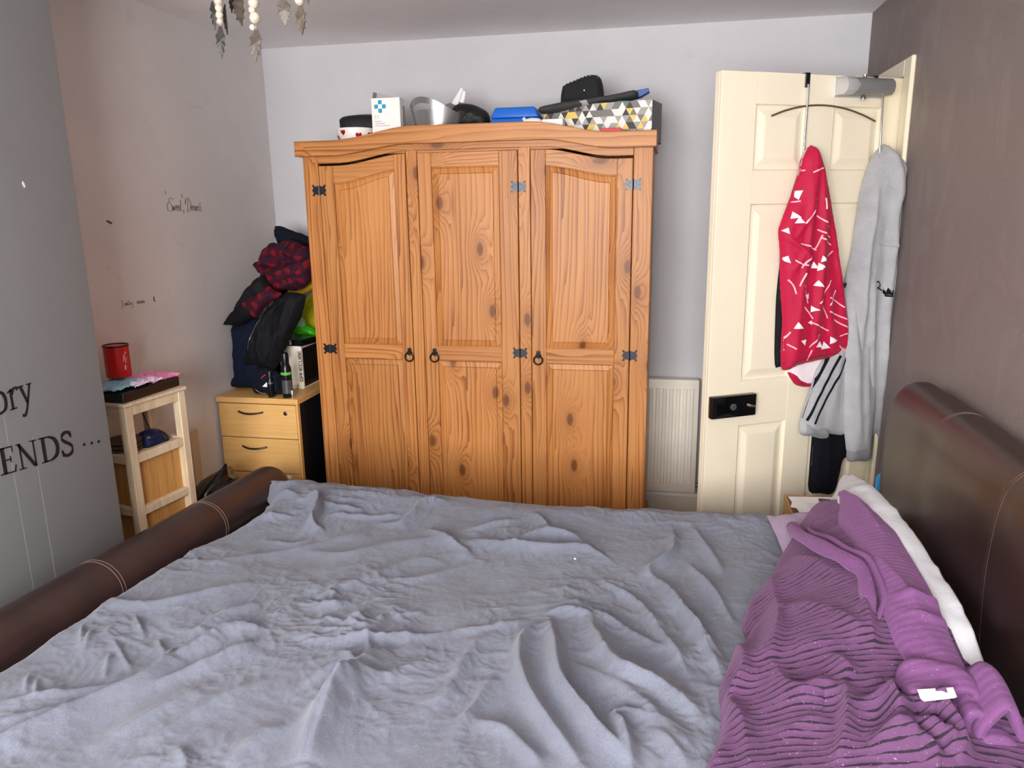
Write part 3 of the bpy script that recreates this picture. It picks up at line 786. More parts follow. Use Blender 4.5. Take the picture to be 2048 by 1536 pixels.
# iron hardware meshes, shared
def hinge_bm():
    bm = bmesh.new()
    half = [(0.0, .016), (.006, .020), (.012, .0165), (.020, .0165), (.024, .024), (.031, .0235), (.030, .016), (.026, .0125), (.029, .005), (.034, 0.0)]
    half = half + [(a, -b) for a, b in half[-2::-1]]
    for sg in (-1, 1):
        pts = [(a * sg, b) for a, b in half]
        A = [bm.verts.new((a, -.0025, b)) for a, b in pts]; B = [bm.verts.new((a, 0, b)) for a, b in pts]
        bm.faces.new(A); bm.faces.new(B[::-1]); n = len(pts)
        for i in range(n): bm.faces.new((A[i], A[(i + 1) % n], B[(i + 1) % n], B[i]))
    bm_tube(bm, [(0, -.003, -.02), (0, -.003, .02)], .0032, 8)
    return bm
simple('hinge_iron', '#3C3D42', 0.36, 0.85, 0.12, 40)
h0 = from_bm('hinge', hinge_bm(), 'hinge_iron', None, True); hme = h0.data; bpy.data.objects.remove(h0)
bm = bmesh.new()
for a, b in ((.012, .009), (.012, -.009), (.027, .0195), (.027, -.0195), (.022, 0), (-.012, .009), (-.012, -.009), (-.027, .0195), (-.027, -.0195), (-.022, 0)):
    bm_tube(bm, [(a, -.0042, b), (a, -.002, b)], .0022, 8)
sc_o = from_bm('screw_heads', bm, 'black_iron', None, True); scme = sc_o.data; bpy.data.objects.remove(sc_o)
bm = bmesh.new()
bm_tube(bm, [(.019 * math.sin(q), -.010, -.020 + .019 * math.cos(q)) for q in [2 * math.pi * i / 28 for i in range(28)]], .0033, 8, True)
bm_tube(bm, [(0, -.012, 0), (0, 0, 0)], .006, 10)
rg = from_bm('ring_pull', bm, 'black_iron', None, True); rgme = rg.data; bpy.data.objects.remove(rg)
bm = bmesh.new()
pl = [(-.010, .020), (-.004, .016), (0, .024), (.004, .016), (.010, .020), (.009, .008), (.014, 0), (.009, -.010), (0, -.016), (-.009, -.010), (-.014, 0), (-.009, .008)]
A = [bm.verts.new((a, -.002, b)) for a, b in pl]; B = [bm.verts.new((a, 0, b)) for a, b in pl]
bm.faces.new(A); bm.faces.new(B[::-1])
for i in range(len(pl)): bm.faces.new((A[i], A[(i + 1) % len(pl)], B[(i + 1) % len(pl)], B[i]))
bp = from_bm('ring_backplate', bm, 'black_iron'); bpme = bp.data; bpy.data.objects.remove(bp)
def inst(name, me, loc, parent):
    o = bpy.data.objects.new(name, me); COL.objects.link(o); o.location = loc; return attach(o, parent)
def inst_sub(name, me, parent):
    o = bpy.data.objects.new(name, me); COL.objects.link(o); o.parent = parent; return o
MR0, MR1, ZB_ = .893, .960, .13
doors = [(-1.483, -1.090, 'arch_r', -1.486, .066, .050), (-1.036, -.607, 'flat', -.604, .060, .078), (-.552, -.137, 'arch_l', -.134, .062, .062)]
for i, (a, b, kind, hx, lw, rw) in enumerate(doors):
    zt = lambda x: z_fb(x) - .010
    L0, R0 = a + lw, b - rw                                  # panel opening
    def strip_poly(x0, x1): return [(x0, ZB_), (x1, ZB_)] + [(x, zt(x)) for x in np.linspace(x1, x0, 8)]
    d = prism('door', strip_poly(a, L0), 'y', WY - .002, WY + .020, pv, wr, .002)
    d.name = 'door' if i == 0 else 'door.%03d' % i
    prism('door_stile', strip_poly(R0, b), 'y', WY - .002, WY + .020, pv, d, .002)
    if kind == 'flat': pt = lambda x: 1.722
    elif kind == 'arch_r': pt = lambda x: 1.664 + .054 * sst((x + 1.42) / .32)
    else: pt = lambda x: 1.672 + .048 * sst((-.19 - x) / .34)
    prism('top_rail', [(x, pt(x)) for x in np.linspace(L0, R0, 16)] + [(x, zt(x)) for x in np.linspace(R0, L0, 16)], 'y', WY - .0015, WY + .020, ph, d, .0018)
    box('middle_rail', L0, R0, WY - .0015, WY + .020, MR0, MR1, ph, d, .0018)
    box('bottom_rail', L0, R0, WY - .0015, WY + .020, ZB_, ZB_ + .07, ph, d, .0018)
    panel_mesh('upper_panel', L0 - .001, R0 + .001, MR1 - .001, pt, WY - .002, LV, pv, d)
    panel_mesh('lower_panel', L0 - .001, R0 + .001, ZB_ + .069, lambda x: MR0 + .001, WY - .002, LV, pv, d)
    for hz in (1.636, .936, .206):
        h = inst('hinge', hme, (hx, WY - .0022, hz), d); inst_sub('screw_heads', scme, h)
    rx = (-1.107, -.990, -.524)[i]
    r = inst('ring_pull', rgme, (rx, WY - .0042, .928), d); inst_sub('backplate', bpme, r).location = (0, .0018, 0)

# ================================================================== RADIATOR
RX0, RX1, RZ0, RZ1, RY = -.62, .183, .142, .724, 3.69
rd = empty('radiator', (-.1, RY + .03, .14), 'white panel radiator on the back wall between the wardrobe and the door', 'radiator')
box('panel_sheet', RX0, RX1, RY, RY + .012, RZ0, RZ1, 'radiator_white', rd, .004, seg=2)
nr = 24
for i in range(nr):
    xc = RX1 - .034 - i * .0325
    if xc < RX0 + .03: break
    pts = [(xc - .011, RY + .001), (xc - .007, RY - .006), (xc + .007, RY - .006), (xc + .011, RY + .001)]
    prism('rib', pts, 'z', RZ0 + .045, RZ1 - .045, 'radiator_white', rd, .003)
box('top_grille', RX0 + .004, RX1 - .004, RY + .012, YB - .02, RZ1 - .02, RZ1 - .004, 'radiator_white', rd, .003)
box('end_cap', RX1 - .006, RX1 - .001, RY + .010, YB - .02, RZ0 + .02, RZ1 - .01, 'radiator_white', rd, .002)
box('wall_bracket', -.3, -.25, RY + .012, YB - .004, RZ0 + .1, RZ1 - .1, 'radiator_white', rd, 0)
tube('valve', [(RX1, RY + .03, .175), (RX1 + .035, RY + .03, .175)], .012, 'grey_iron', rd, 10)
tube('valve_pipe', [(RX1 + .03, RY + .03, .185), (RX1 + .033, RY + .03, .09), (RX1 + .033, RY + .03, 0.0)], .0075, 'gloss_white', rd, 10)

# ================================================================== DOOR
DF = np.array([.169, 2.792]); DH = np.array([.832, 3.166])
dpl = Plane((DF[0], DF[1], 0), DH - DF); DW = float(np.linalg.norm(DH - DF)); DT = .040
ang = math.degrees(math.atan2(dpl.u[1], dpl.u[0]))
DMX = Tr((DF[0], DF[1], 0)) @ Rz(ang)                 # local x along the door, local y away from the viewer
dr = struct(empty('door_1', (DF[0], DF[1], 0.012)))
tag(dr, 'open cream six-panel door with clothes hung on it', None)
def dbox(name, x0, x1, z0, z1, y0, y1, mat, parent, bev=.002, seg=1): return box(name, x0, x1, y0, y1, z0, z1, mat, parent, bev, DMX, seg)
def du(px, py): return dpl.px(px, py)
DZ0, DZ1 = .012, 1.990
cols = [(du(1509, 275)[0], du(1605, 275)[0]), (du(1664, 275)[0], du(1764, 275)[0])]
# keep the two columns of panels alike
wc = 0.5 * ((cols[0][1] - cols[0][0]) + (cols[1][1] - cols[1][0])); cols = [(cols[0][0], cols[0][0] + wc), (cols[1][0], cols[1][0] + wc)]
rows = [(du(1505, 341)[1], du(1509, 207)[1]), (du(1484, 763)[1], du(1500, 408)[1]), (.24, du(1477, 851)[1])]
core = dbox('door_core', 0, DW, DZ0, DZ1, .014, DT, 'door_grain', dr, .0015)
xs = [0] + [v for c in cols for v in c] + [DW]
for a, b in ((0, xs[1]), (xs[2], xs[3]), (xs[4], DW)): dbox('door_stile', a, b, DZ0, DZ1, 0, .0145, 'door_grain', dr, .0012)
zs = [DZ0] + sorted(v for r in rows for v in r) + [DZ1]
for a, b in ((zs[0], zs[1]), (zs[2], zs[3]), (zs[4], zs[5]), (zs[6], zs[7])):
    for c in cols: dbox('door_rail', c[0], c[1], a, b, 0.0003, .0145, 'door_grain', dr, 0)
LVD = [(0, 0.0), (.004, .0085), (.010, .0105), (.020, .009), (.040, .0025), (.044, .002)]
def rect_panel(name, x0, x1, z0, z1, levels, mat, parent, mtx):
    V = []; Fc = []
    for ins, dep in levels: V += [(x0 + ins, dep, z0 + ins), (x1 - ins, dep, z0 + ins), (x1 - ins, dep, z1 - ins), (x0 + ins, dep, z1 - ins)]
    for i in range(len(levels) - 1):
        for k in range(4): Fc.append((4 * i + k, 4 * i + (k + 1) % 4, 4 * i + 4 + (k + 1) % 4, 4 * i + 4 + k))
    n = 4 * (len(levels) - 1); Fc.append((n, n + 1, n + 2, n + 3))
    o = len(V); V += [(a, .0142, b) for a, _, b in V[:4]]
    for k in range(4): Fc.append((k, o + k, o + (k + 1) % 4, (k + 1) % 4))
    Fc.append((o + 3, o + 2, o + 1, o))
    V = [tuple(mtx @ Vector(v)) for v in V]
    return mk(name, V, Fc, mat, parent)
for r in rows:
    for c in cols: rect_panel('panel', c[0], c[1], r[0], r[1], LVD, 'door_grain', dr, DMX)
# lock case, latch
a = du(1426, 792); b = du(1502, 832)
lk = dbox('rim_lock', .004, b[0], du(1426, 835)[1], du(1426, 792)[1], -.028, 0, 'black_gloss', dr, .004, 2)
dbox('lock_face', .002, .024, du(1426, 833)[1], du(1426, 794)[1], -.030, -.026, 'black_iron', lk, .001)
lz = .5 * (du(1426, 835)[1] + du(1426, 792)[1])
lathe('lock_cylinder', [(.012, 0), (.013, .004), (.009, .005), (.009, .006)], DMX @ Vector((du(1457, 815)[0], -.028, lz)), 'grey_iron', lk, 20, Rz(ang) @ Matrix.Rotation(math.radians(90), 4, 'X'))
lp = [DMX @ Vector((du(1484, 811)[0] + q * .022, -.03 - .018 * (1 if q > 0 else .2), lz + .004 - q * .004)) for q in (0, .2, 1)]
tube('latch_lever', lp, [.006, .0045, .0035], 'steel', lk, 10)
# hinge knuckles at the right edge
for hz in (.28, 1.70): tube('hinge_knuckle', [DMX @ Vector((DW + .004, -.006, hz)), DMX @ Vector((DW + .004, -.006, hz + .09))], .006, 'dull_wire', dr, 8)
# door closer, a rounded grey barrel with a silver end plate
ca = du(1672, 178); cb_ = du(1767, 174)
cz = .5 * (ca[1] + cb_[1]); hh = .028
clo = empty('x', (0, 0, 0)); bpy.data.objects.remove(clo)
prof = [(-.004, -hh), (-.050, -hh), (-.062, -hh * .6), (-.066, 0), (-.062, hh * .6), (-.050, hh), (-.004, hh)]
bm = bmesh.new(); A = [bm.verts.new((ca[0], p, cz + q)) for p, q in prof]; B = [bm.verts.new((cb_[0] - .004, p, cz + q)) for p, q in prof]
bm.faces.new(A); bm.faces.new(B[::-1])
for i in range(len(prof)): bm.faces.new((A[i], A[(i + 1) % len(prof)], B[(i + 1) % len(prof)], B[i]))
bmesh.ops.recalc_face_normals(bm, faces=bm.faces)
bmesh.ops.bevel(bm, geom=list(bm.edges), offset=.004, segments=2, profile=.5, affect='EDGES')
bmesh.ops.transform(bm, matrix=DMX, verts=bm.verts)
clo = from_bm('door_closer', bm, 'closer_grey', dr, True)
prof2 = [(p * 1.04 if p < -.01 else p, q * 1.05) for p, q in prof]
bm = bmesh.new(); A = [bm.verts.new((ca[0] - .006, p, cz + q)) for p, q in prof2]
B = [bm.verts.new((ca[0] + .050 - .016 * abs(q) / hh, p, cz + q)) for p, q in prof2]
bm.faces.new(A); bm.faces.new(B[::-1])
for i in range(len(prof2)): bm.faces.new((A[i], A[(i + 1) % len(prof2)], B[(i + 1) % len(prof2)], B[i]))
bmesh.ops.recalc_face_normals(bm, faces=bm.faces)
bmesh.ops.bevel(bm, geom=list(bm.edges), offset=.003, segments=2, profile=.5, affect='EDGES')
bmesh.ops.transform(bm, matrix=DMX, verts=bm.verts)
from_bm('closer_end_plate', bm, 'closer_silver', clo, True)
dbox('closer_back_plate', ca[0] - .01, cb_[0], cz - hh - .006, cz + hh + .004, -.005, 0, 'closer_silver', clo, .001)
sx = du(1713, 190)[0]
lathe('spindle', [(.010, 0), (.010, .008), (.007, .012), (.004, .016)], DMX @ Vector((sx, -.034, cz - hh - .016)), 'chrome', clo, 14)
lathe('spindle', [(.006, 0), (.008, .004), (.008, .012)], DMX @ Vector((sx, -.034, cz + hh)), 'chrome', clo, 14)

# ================================================================== OVER-DOOR HANGER AND CLOTHES
def dp(u, z, d): return tuple(dpl.p3(u, z, d))
uL, uR = du(1612, 190)[0], du(1748, 185)[0]
uL2, uR2 = du(1604, 300)[0], du(1742, 300)[0]
hg = empty('over_door_hook_rack', dp(.5 * (uL + uR), DZ1, .02), 'chrome over-door hook rack with two long rods and a curved wire', 'hook rack')
for i, (u, u2) in enumerate(((uL, uL2), (uR, uR2))):
    bm = bmesh.new()
    bm_box(bm, u - .009, u + .009, -.006, -.0005, DZ1 - .045, DZ1 + .0035, None, .001); bm_box(bm, u - .009, u + .009, -.006, DT + .006, DZ1 + .0006, DZ1 + .0036, None, 0)
    bm_box(bm, u - .009, u + .009, DT + .0005, DT + .005, DZ1 - .03, DZ1 + .0036, None, 0)
    bmesh.ops.transform(bm, matrix=DMX, verts=bm.verts); from_bm('top_bracket', bm, 'black_plastic', hg)
    zb = du(1604, 318)[1] if i == 0 else du(1742, 318)[1]
    off = .010 if i == 0 else .045
    path = [dp(u, DZ1 - .035, .008), dp(u, DZ1 - .06, off), dp(u2, zb, off), dp(u2, zb - .02, off + .004), dp(u2, zb - .026, off + .012)]
    tube('rod_hook', path, .0038, 'chrome', hg, 10)
arc_px = [(1541, 232), (1570, 221), (1605, 213), (1645, 211), (1685, 217), (1720, 229), (1748, 243)]
arc = [du(a, b) for a, b in arc_px]
tube('arched_wire', [dp(q[0], q[1], .006) for q in smooth_poly(arc, 5)], .0032, 'dull_wire', hg, 8)

# football shirt
HD = .03
jr = empty('football_shirt', dp(uL2, 1.0, .03), 'red patterned football shirt hanging on the left door hook', 'shirt')
out = [(1622, 290), (1612, 300), (1602, 318), (1597, 345), (1588, 375), (1575, 410), (1562, 445), (1557, 465), (1560, 500), (1560, 560), (1565, 640), (1562, 700), (1565, 740), (1590, 732), (1620, 724), (1650, 718), (1680, 716), (1704, 713), (1702, 680), (1690, 620), (1680, 560), (1670, 500), (1660, 430), (1652, 380), (1645, 340), (1634, 300)]
fl_ = [([(1625, 300), (1610, 400), (1600, 480), (1590, 560), (1580, 700)], .010, .014), ([(1630, 310), (1632, 420), (1625, 540), (1618, 620), (1612, 715)], .013, .018),
       ([(1636, 320), (1655, 440), (1665, 560), (1680, 700)], .014, .012), ([(1560, 470), (1590, 500), (1605, 540)], .008, .010), ([(1600, 470), (1585, 520), (1570, 545)], .007, .008),
       ([(1610, 340), (1600, 430), (1575, 480)], .008, .008), ([(1640, 560), (1645, 640), (1650, 710)], .012, .010)]
js = Puff(dpl, out, HD, .040, .06, [(a, b, c * 1.3) for a, b, c in fl_], .007, .5, seed=3, nz=.006, drape=.006, dfreq=34)
js.build('shirt_body', 'jersey_red', jr)
# lining and the far hem hanging below
js2 = Puff(dpl, [(1575, 735), (1580, 755), (1592, 768), (1612, 772), (1632, 768), (1645, 757), (1660, 735), (1665, 715), (1620, 715), (1580, 725)], HD - .012, .018, .03, [], .008, .5, seed=5)
js2.build('shirt_lining', 'jersey_white', jr)
js3 = Puff(dpl, [(1575, 745), (1582, 758), (1592, 770), (1612, 774), (1634, 770), (1642, 760), (1620, 764), (1600, 758), (1588, 746)], HD - .006, .020, .02, [], .007, .3, seed=6)
js3.build('back_hem', 'jersey_red', jr)
def tri(px, py, s, a): return [(px + s * math.cos(a + q), py + s * math.sin(a + q)) for q in (0, 2.2, 4.1)]
rs = random.Random(5)
tris = [tri(a, b, s, r_) for a, b, s, r_ in [(1600, 388, 11, 1.5), (1593, 432, 9, .3), (1598, 442, 9, 2.6), (1578, 462, 7, 1.0), (1578, 520, 8, .9), (1642, 518, 8, .2), (1626, 532, 9, .5), (1636, 534, 9, 2.2),
        (1632, 568, 8, .6), (1612, 592, 6, 1.2), (1624, 618, 8, .1), (1597, 653, 9, .4), (1648, 692, 10, .3), (1662, 680, 9, .0), (1607, 684, 7, 1.3), (1635, 690, 8, 2.7), (1619, 645, 5, 1.0), (1572, 700, 6, .4)]]
for t3 in tris: js.decal('triangle_print', [[(np.mean([p[0] for p in t3]) + (a - np.mean([p[0] for p in t3])) * 1.05, np.mean([p[1] for p in t3]) + (b - np.mean([p[1] for p in t3])) * 1.05) for a, b in t3]], 'jersey_white', jr)
lines = [[(1632, 395), (1620, 425), (1607, 447)], [(1631, 431), (1645, 443), (1658, 455)], [(1632, 459), (1647, 467), (1660, 475)], [(1638, 475), (1650, 482), (1662, 490)], [(1597, 487), (1613, 492), (1630, 500)],
         [(1652, 513), (1661, 506), (1665, 502)], [(1615, 508), (1606, 524), (1600, 536)], [(1660, 560), (1650, 578), (1632, 606)], [(1655, 594), (1670, 603), (1684, 614)], [(1655, 622), (1672, 630), (1690, 638)], [(1640, 470), (1633, 488), (1627, 500)], [(1590, 520), (1600, 528), (1612, 530)], [(1668, 580), (1660, 598), (1655, 610)], [(1640, 610), (1648, 626), (1652, 636)], [(1580, 560), (1588, 572), (1592, 588)], [(1675, 690), (1684, 698), (1694, 702)],
         [(1620, 644), (1636, 652), (1654, 661)], [(1606, 613), (1616, 626), (1623, 637)], [(1636, 668), (1626, 684), (1617, 695)], [(1676, 672), (1688, 667), (1698, 663)], [(1664, 638), (1678, 647), (1692, 654)], [(1604, 570), (1609, 588), (1613, 606)],
         [(1580, 404), (1592, 404), (1603, 402)], [(1585, 665), (1577, 680), (1568, 694)], [(1645, 396), (1646, 410), (1646, 418)], [(1622, 700), (1618, 712), (1616, 722)],
         [(1625, 345), (1634, 340), (1644, 336)], [(1602, 341), (1610, 341), (1617, 340)], [(1580, 690), (1586, 694), (1592, 698)], [(1606, 545), (1600, 562), (1597, 572)]]
for ln in lines: js.strip('stripe_print', [ln], .0048, 'jersey_pink', jr)
for t3 in [[(1612, 300), (1619, 296), (1612, 316), (1603, 320)], [(1604, 322), (1611, 318), (1606, 332), (1601, 332)], [(1601, 338), (1606, 336), (1600, 352), (1597, 350)]]: js.decal('collar_print', [t3], 'jersey_white', jr, .003)
js.strip('hem_seam', [[(1567, 730), (1620, 716), (1660, 708), (1703, 705)]], .0022, 'book_red', jr)
# dark garment behind the shirt
bk = Puff(dpl, [(1600, 335), (1575, 420), (1556, 560), (1551, 640), (1550, 728), (1562, 733), (1600, 735), (1640, 600), (1630, 400)], .006, .014, .04, [], .012, .2)
o = bk.build('black_garment', 'jacket_black'); tag(o, 'black garment mostly hidden behind the red football shirt', 'garment')

# hoodie
hd = empty('hoodie', dp(uR2, .8, .04), 'light grey marl hoodie with three navy sleeve stripes hanging on the right door hook', 'hoodie')
hout = [(1767, 288), (1758, 296), (1745, 312), (1733, 342), (1722, 380), (1712, 440), (1700, 520), (1690, 570), (1684, 640), (1690, 720), (1694, 800), (1700, 868), (1745, 872), (1760, 845), (1778, 700), (1797, 640), (1800, 560), (1803, 500), (1808, 440), (1812, 380), (1811, 345), (1797, 320), (1780, 300)]
hf = [([(1770, 295), (1768, 340), (1762, 420), (1757, 500), (1748, 600), (1742, 720), (1735, 850)], .014, .020), ([(1776, 300), (1790, 360), (1798, 430), (1795, 560), (1780, 700)], .014, .014),
      ([(1768, 420), (1772, 380), (1775, 330)], .010, .012), ([(1735, 330), (1725, 430), (1710, 530), (1700, 640), (1700, 780)], .014, .016), ([(1752, 488), (1775, 492), (1798, 498)], .006, .006),
      ([(1720, 560), (1718, 640), (1720, 760)], .012, .012), ([(1765, 520), (1766, 620), (1765, 700)], .011, .014)]
hb = Puff(dpl, hout, .030, .060, .08, [(a, b, c * 1.6) for a, b, c in hf], .008, .35, seed=9, nz=.008, drape=.008, dfreq=30)
hb.build('hood_and_body', 'grey_marl', hd)
# near sleeve with stripes, hanging forward to the left
sl = Puff(dpl, [(1690, 560), (1684, 640), (1668, 700), (1640, 740), (1622, 790), (1604, 838), (1601, 868), (1625, 870), (1650, 866), (1694, 862), (1702, 760), (1705, 640)], .062, .026, .05,
          [([(1690, 640), (1672, 740), (1650, 850)], .02, .010), ([(1698, 640), (1696, 760), (1690, 850)], .012, .010)], .008, .4, seed=12, nz=.005, drape=.007, lean=-.07)
sp = sl.build('striped_sleeve', 'grey_marl', hd)
for ln in [[(1672, 714), (1655, 742), (1632, 785), (1610, 838)], [(1686, 712), (1668, 745), (1645, 790), (1618, 843)], [(1698, 716), (1684, 745), (1656, 795), (1629, 848)]]: sl.strip('sleeve_stripe', [ln], .0085, 'jogger_navy', sp)
cf = Puff(dpl, [(1603, 838), (1601, 868), (1622, 872), (1648, 876), (1650, 848), (1625, 846)], .052, .044, .04, [], .008, .3, nz=.002); cf.build('sleeve_cuff', 'marl_rib', hd)
hm = Puff(dpl, [(1650, 838), (1650, 866), (1672, 869), (1696, 868), (1696, 836)], .008, .034, .04, [], .008, .3, nz=.002); hm.build('hem_band', 'marl_rib', hd)
s2 = Puff(dpl, [(1735, 500), (1716, 570), (1704, 660), (1696, 780), (1694, 900), (1716, 905), (1737, 906), (1745, 860), (1758, 790), (1764, 700), (1762, 600), (1752, 500)], .100, .026, .04,
          [([(1722, 600), (1716, 720), (1712, 880)], .014, .012), ([(1745, 600), (1738, 740), (1726, 890)], .012, .010)], .008, .5, seed=21, nz=.005, drape=.010, lean=-.10)
s2.build('hanging_sleeve', 'grey_marl', hd)
c2 = Puff(dpl, [(1694, 893), (1695, 922), (1716, 922), (1735, 921), (1738, 896), (1716, 896)], .098, .026, .04, [], .008, .4, nz=.002); c2.build('sleeve_cuff', 'marl_rib', hd)
s3 = Puff(dpl, [(1776, 650), (1762, 710), (1754, 790), (1748, 845), (1774, 850), (1785, 780), (1794, 680), (1788, 645)], .070, .026, .04, [([(1782, 620), (1770, 740), (1762, 840)], .01, .008)], .008, .5, seed=23)
s3.build('back_hem_panel', 'grey_marl', hd)
c3 = Puff(dpl, [(1748, 842), (1747, 872), (1750, 884), (1771, 879), (1775, 850)], .072, .030, .03, [], .008, .4, nz=.002); c3.build('hem_band', 'marl_rib', hd)
def trefoil(cx, cy, s): return [[(cx - .35 * s, cy - .2 * s), (cx - .7 * s, cy - .75 * s), (cx - .95 * s, cy + .1 * s), (cx - .5 * s, cy + .55 * s), (cx, cy + .45 * s)],
                                [(cx - .28 * s, cy - .25 * s), (cx, cy - 1.1 * s), (cx + .28 * s, cy - .25 * s), (cx + .1 * s, cy + .4 * s), (cx - .1 * s, cy + .4 * s)],
                                [(cx + .35 * s, cy - .2 * s), (cx + .7 * s, cy - .8 * s), (cx + .95 * s, cy + .1 * s), (cx + .5 * s, cy + .55 * s), (cx, cy + .45 * s)],
                                [(cx - .6 * s, cy + .55 * s), (cx + .6 * s, cy + .55 * s), (cx + .45 * s, cy + .95 * s), (cx - .45 * s, cy + .95 * s)]]
hb.decal('chest_emblem', trefoil(1769, 584, 9), 'jogger_navy', hd, .004)
hb.decal('chest_emblem', trefoil(1689, 569, 6.5), 'jogger_navy', hd, .004)
hb.strip('chest_lettering', [[(1748, 564), (1754, 563), (1756, 572), (1749, 575), (1756, 578), (1760, 581)]], .0045, 'jogger_navy', hd, .004)
hb.strip('hood_seam', [[(1751, 486), (1768, 491), (1799, 496)]], .0018, 'marl_rib', hd, .003)
# joggers hanging behind the hoodie
jg = Puff(dpl, [(1625, 862), (1622, 900), (1619, 940), (1618, 982), (1640, 986), (1663, 986), (1675, 950), (1682, 918), (1694, 910), (1696, 860), (1690, 840), (1640, 840)], .004, .030, .04, [([(1650, 860), (1645, 920), (1640, 980)], .012, .008)], .009, .2, seed=31)
jo = empty('jogging_bottoms', dp(.35, .55, .02), 'black cuffed jogging bottoms hanging below the grey hoodie on the door', 'trousers')
jg.build('leg', 'jogger_navy', jo)
jg.strip('pocket_zip', [[(1628, 895), (1627, 915), (1624, 932)]], .004, 'marl_rib', jo, .003)
j2 = Puff(dpl, [(1738, 850), (1738, 880), (1745, 910), (1765, 914), (1772, 884), (1772, 850)], .020, .030, .03, [], .009, .2, seed=32); j2.build('other_leg', 'jogger_navy', jo)
# ================================================================== BED
bd = empty('bed_frame', (-.35, 1.65, 0), 'dark brown leather sleigh bed frame with rolled footboard and tall headboard', 'bed')
BY0, BY1 = .86, 2.46
def rollx(y): return -1.504 + .1007 * (y - 1.386)
RR, RZC = .080, .565
def roll_pt(y, a, r=RR): return (rollx(y) + r * math.cos(a), y, RZC + r * math.sin(a))
bm = bmesh.new(); sg = 40
ys = [BY0 - .02, BY0 - .017, BY0 - .008, BY0 + .006] + list(np.linspace(BY0 + .05, 2.38, 14)) + [2.408, 2.422, 2.431, 2.434]
rs_ = [.055, .068, .076, .080] + [.080] * 14 + [.080, .076, .068, .055]
rings = [[bm.verts.new(roll_pt(y, 2 * math.pi * k / sg, r)) for k in range(sg)] for y, r in zip(ys, rs_)]
for A, B in zip(rings, rings[1:]):
    for k in range(sg): bm.faces.new((A[k], A[(k + 1) % sg], B[(k + 1) % sg], B[k]))
bm.faces.new(rings[0]); bm.faces.new(rings[-1])
roll = from_bm('footboard_roll', bm, 'brown_leather', bd, True)
for y in (1.205, 1.625, 2.055):
    for dy in (-.0055, .0055):
        tube('seam_stitch', [roll_pt(y + dy, q, RR + .0004) for q in np.linspace(-.6, 3.5, 40)], .0010, 'stitch_tan', roll, 5)
bm = bmesh.new()
q = [(rollx(BY0) - .05, BY0), (rollx(BY0) + .045, BY0), (rollx(2.42) + .045, 2.42), (rollx(2.42) - .05, 2.42)]
A = [bm.verts.new((a, b, .06)) for a, b in q]; B = [bm.verts.new((a, b, .55)) for a, b in q]
bm.faces.new(A[::-1]); bm.faces.new(B)
for i in range(4): bm.faces.new((A[i], A[(i + 1) % 4], B[(i + 1) % 4], B[i]))
bmesh.ops.bevel(bm, geom=list(bm.edges), offset=.012, segments=2, profile=.5, affect='EDGES')
from_bm('footboard_panel', bm, 'brown_leather', bd, True)
HP = [(.715, .06), (.708, .35), (.700, .55), (.694, .66), (.690, .75), (.691, .83), (.696, .905), (.706, .960), (.722, .992), (.742, 1.010), (.765, 1.019), (.792, 1.020), (.815, 1.012), (.830, .996), (.837, .97), (.838, .90), (.838, .06)]
HPs = [tuple(v) for v in smooth_poly(HP[:15], 3)] + HP[15:]
def head_mesh():
    bm = bmesh.new(); prof = HPs; n = len(prof); c = (.775, .6)
    yy = [BY0 - .012, BY0 - .004, BY0 + .010] + list(np.linspace(BY0 + .04, BY1 - .04, 40)) + [BY1 - .012, BY1 + .002, BY1 + .010]
    sc_ = [.90, .97, 1.0] + [1.0] * 40 + [1.0, .97, .90]
    R_ = []
    seams = (1.22, 1.655, 2.09)
    for y, s in zip(yy, sc_):
        ring = []
        for i, (x, z) in enumerate(prof):
            xx, zz = (c[0] + (x - c[0]) * s, c[1] + (z - c[1]) * (1 - (1 - s) * .25))
            if i < n - 3 and .2 < z:
                dmin = min(abs(y - sy) for sy in seams); puff = .006 * min(1, dmin / .09) ** .6 - .003
                xx -= puff * (1 if z < .97 else .3)
            ring.append(bm.verts.new((xx, y, zz)))
        R_.append(ring)
    for A, B in zip(R_, R_[1:]):
        for k in range(n): bm.faces.new((A[k], A[(k + 1) % n], B[(k + 1) % n], B[k]))
    bm.faces.new(R_[0]); bm.faces.new(R_[-1]); return bm
hbd = from_bm('headboard', head_mesh(), 'brown_leather', bd, True)
for y in (1.22, 1.655, 2.09):
    for dy in (-.005, .005):
        tube('seam_stitch', [(x + .0016, y + dy, z + (.0005 if z > .97 else 0)) for x, z in HPs[6:-3]], .0011, 'stitch_tan', hbd, 5)
box('side_rail', -1.40, .70, 2.40, 2.445, .14, .42, 'brown_leather', bd, .012, seg=2)
box('side_rail', -1.48, .70, .87, .91, .14, .42, 'brown_leather', bd, .012, seg=2)
for x in (-1.36, .66):
    for y in (.92, 2.38): box('foot', x - .03, x + .03, y - .03, y + .03, 0, .14, 'black_plastic', bd, .004)
box('slat_base', -1.38, .69, .92, 2.395, .24, .28, 'oak_board', bd, 0)

# mattress, only its corner shows by the footboard
mt = prism('mattress', [(-1.405, .93), (.665, .93), (.665, 2.385), (-1.318, 2.385)], 'z', .28, .535, 'sheet_white', None, .04, seg=3, smooth=True)
tag(mt, 'white mattress of the bed, almost wholly under the grey cover', 'mattress')

